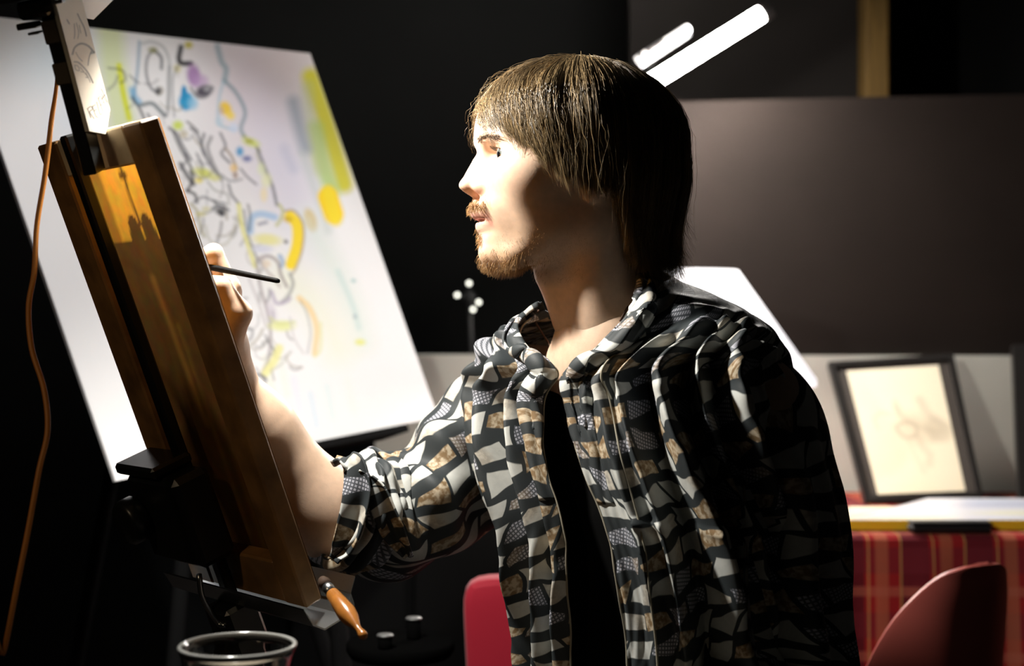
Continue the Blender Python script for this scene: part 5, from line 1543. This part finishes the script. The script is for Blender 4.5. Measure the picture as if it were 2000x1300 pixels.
# ================================================================== small things
# brush in the hand
br = empty('paintbrush', px(440, 528, 1.37), 'thin black paintbrush held in the raised hand', 'brush')
b0 = px(546, 549, 1.365); b1 = px(330, 505, 1.425); bdv = nrm(b1 - b0); bl = np.linalg.norm(b1 - b0)
V, F = lathe([(0, 0), (.0018, .0005), (.0024, .003), (.0026, .03), (.0030, .06), (.0032, bl * .7), (.0026, bl - .002), (0, bl)], 14, b0, bdv)
mesh('handle', V, F, mat('speckled_black_handle', (.003, .003, .003), .6, spec=.06, noise=(300, .4, 2.2, (1, 1, 1))), br)
V, F = lathe([(0, 0), (.0029, 0), (.0029, .018), (.0034, .02), (.0030, .022), (0, .022)], 14, b1, bdv)
mesh('ferrule', V, F, M_alu, br)
V, F = lathe([(0, 0), (.0030, 0), (.0036, .006), (.0026, .013), (0, .018)], 14, b1 + bdv * .022, bdv)
mesh('bristles', V, F, mat('dark_bristles', (.05, .03, .02), .8), br)
# wooden brush lying on the easel ledge
wb = empty('wooden_brush', px(665, 1190, 1.29), 'amber wooden brush handle sticking out of the easel ledge', 'brush')
a0 = px(713, 1245, 1.25); a1 = px(628, 1130, 1.325); dv = nrm(a1 - a0); ln_ = np.linalg.norm(a1 - a0)
V, F = lathe([(0, 0), (.0028, .0006), (.0040, .003), (.0042, .006), (.0028, .013), (.0036, .018), (.0075, .030), (.0088, .040), (.0078, ln_ * .55), (.0060, ln_ * .74), (0, ln_ * .75)], 18, a0, dv)
mesh('handle', V, F, mat('amber_varnished_wood', (.40, .15, .028), .25, spec=.6, noise=(60, .75, 1.2, (1, 1, 1))), wb)
V, F = lathe([(0, 0), (.0052, 0), (.0056, .008), (.0050, .011), (0, .011)], 18, a0 + dv * (ln_ * .7505), dv)
mesh('ferrule', V, F, M_alu, wb)
V, F = lathe([(0, 0), (.0052, 0), (.0060, .006), (.004, .012), (0, .015)], 16, a0 + dv * (ln_ * .7505 + .0112), dv)
mesh('bristles', V, F, mat('brown_bristles', (.05, .025, .012), .8), wb)

# glass jar in the foreground on a small stand
GC = px(464, 1266, 1.12); rim = .0445
gj = empty('glass_jar', GC - [0, 0, .135], 'clear glass jar with a flared rim at the bottom edge', 'glass')
def glass_mat():
    m = bpy.data.materials.new('clear_glass'); m.use_nodes = True
    b = m.node_tree.nodes['Principled BSDF']; b.inputs['Transmission Weight'].default_value = 1
    b.inputs['Roughness'].default_value = .03; b.inputs['IOR'].default_value = 1.48; b.inputs['Base Color'].default_value = (.96, .97, .95, 1)
    return m
GB = GC - [0, 0, .135]
V, F = lathe([(0, 0), (.034, 0), (.037, .004), (.0375, .09), (.0385, .112), (.0425, .127), (.0448, .133), (.0455, .1355), (.0445, .137), (.0425, .1365), (.0405, .131), (.0362, .114), (.0348, .09), (.034, .012), (0, .010)], 72, GB)
mesh('glass_wall', V, F, glass_mat(), gj)
an = np.linspace(0, 2 * np.pi, 60)
V, F, _ = tube(np.stack([GB[0] + .0447 * np.cos(an), GB[1] + .0447 * np.sin(an), GB[2] + .1372 + 0 * an], 1), [.0019] * 60, 90, 10, cap=False)
mesh('rim', V, F, mat('rim_highlight_grey', (.42, .42, .40), .12, spec=.9), gj)  # opaque pale ring painted in place of the rim's highlights
V, F = lathe([(0, .011), (.0335, .0125), (.0343, .09), (.0352, .112), (0, .112)], 48, GB)
mesh('cloudy_water', V, F, mat('cloudy_paint_water', (.42, .36, .28), .15), gj)
gs = empty('jar_stand', [GB[0], GB[1], 0], 'small black stand under the glass jar, below the frame', 'stand')
V, F = lathe([(0, -.02), (.085, -.02), (.09, -.015), (.09, -.004), (.085, -.0005), (0, -.0005)], 36, GB)
mesh('stand_top', V, F, M_black, gs)
V, F = lathe([(.012, 0.02), (.012, GB[2] - .02)], 16, (GB[0], GB[1], 0)); mesh('stand_post', V, F, M_black, gs)
V, F = lathe([(0, 0), (.07, 0), (.07, .012), (.02, .022), (0, .022)], 30, (GB[0], GB[1], 0)); mesh('stand_foot', V, F, M_black, gs)

# small dark side table with two paint tins behind the arm
ST = px(780, 1224, 1.90); sz = ST[2] - .022
M_sb = mat('matt_black_top', (.003, .003, .003), 1.0, spec=0.0)
sd = empty('side_table', [ST[0], 1.92, 0], 'small black side table in the dark behind the sleeve', 'table')
V, F = lathe([(0, sz - .02), (.068, sz - .02), (.073, sz - .012), (.073, sz - .004), (.07, sz), (0, sz)], 40, (ST[0], 1.92, 0)); mesh('table_top', V, F, M_sb, sd)
V, F = lathe([(.014, .02), (.014, sz - .02)], 16, (ST[0], 1.92, 0)); mesh('post', V, F, M_black, sd)
V, F = lathe([(0, 0), (.13, 0), (.13, .012), (.02, .022), (0, .022)], 30, (ST[0], 1.92, 0)); mesh('foot', V, F, M_black, sd)
M_lid = mat('dull_tin_lid', (.25, .25, .25), .45, metal=.8)
for (a, b, yd, lab) in ((808, 1207, 1.93, 'small paint tin with a bright metal lid, right of its pair'), (752, 1240, 1.87, 'small paint tin with a dull metal lid, left of its pair')):
    c = px(a, b, yd); h_ = c[2] - sz
    t_ = empty('paint_tin', [c[0], yd, sz], lab, 'tin', 'paint tins on the side table')
    V, F = lathe([(0, .0005), (.009, .0005), (.0095, .003), (.0095, h_ - .002), (0, h_ - .002)], 24, (c[0], yd, sz)); mesh('tin_body', V, F, M_sb, t_)
    V, F = lathe([(0, h_ - .0015), (.0110, h_ - .0015), (.0110, h_ + .0005), (.010, h_ + .0015), (0, h_ + .001)], 24, (c[0], yd, sz)); mesh('lid', V, F, M_lid, t_)

# added lamps outside the frame: painting spot and warm fill
def can_lamp(name, pos, aim, label, r, mcol):
    d = np.array((Vector(aim) - Vector(pos)).normalized()); root = empty(name, pos, label, 'lamp')
    V, F = lathe([(.0, -.16), (r * .7, -.16), (r, -.12), (r, .02), (r * .97, .02), (r * .97, -.05), (r * .8, -.10), (0, -.10)], 30, np.array(pos), d)
    mesh('lamp_can', V, F, mcol, root); return root, d
rt, d = can_lamp('added_spotlight', ADDED_SPOT_POS, (-0.50, 2.25, 1.0), 'added black ceiling spotlight brightening the large painting, above the frame', .055, M_black)
V, F, _ = tube([np.array(ADDED_SPOT_POS) - d * .15, np.array([ADDED_SPOT_POS[0], ADDED_SPOT_POS[1], 2.6]) , np.array([ADDED_SPOT_POS[0], ADDED_SPOT_POS[1], 2.70])], [.012] * 3, 8, 10); mesh('stem', V, F, M_black, rt)
rt, d = can_lamp('added_warm_lamp', WARM_POS, (-0.32, 1.36, 1.02), 'added warm fill lamp left of the camera, out of the frame', .08, M_black)
b_ = np.array(WARM_POS) - d * .15
V, F, _ = tube([b_, np.array([b_[0], b_[1], .8]), np.array([b_[0], b_[1], .01])], [.012] * 3, 10, 10); mesh('pole', V, F, M_black, rt)
V, F = lathe([(0, 0), (.14, 0), (.14, .015), (.02, .025), (0, .025)], 30, (b_[0], b_[1], 0)); mesh('base', V, F, M_black, rt)
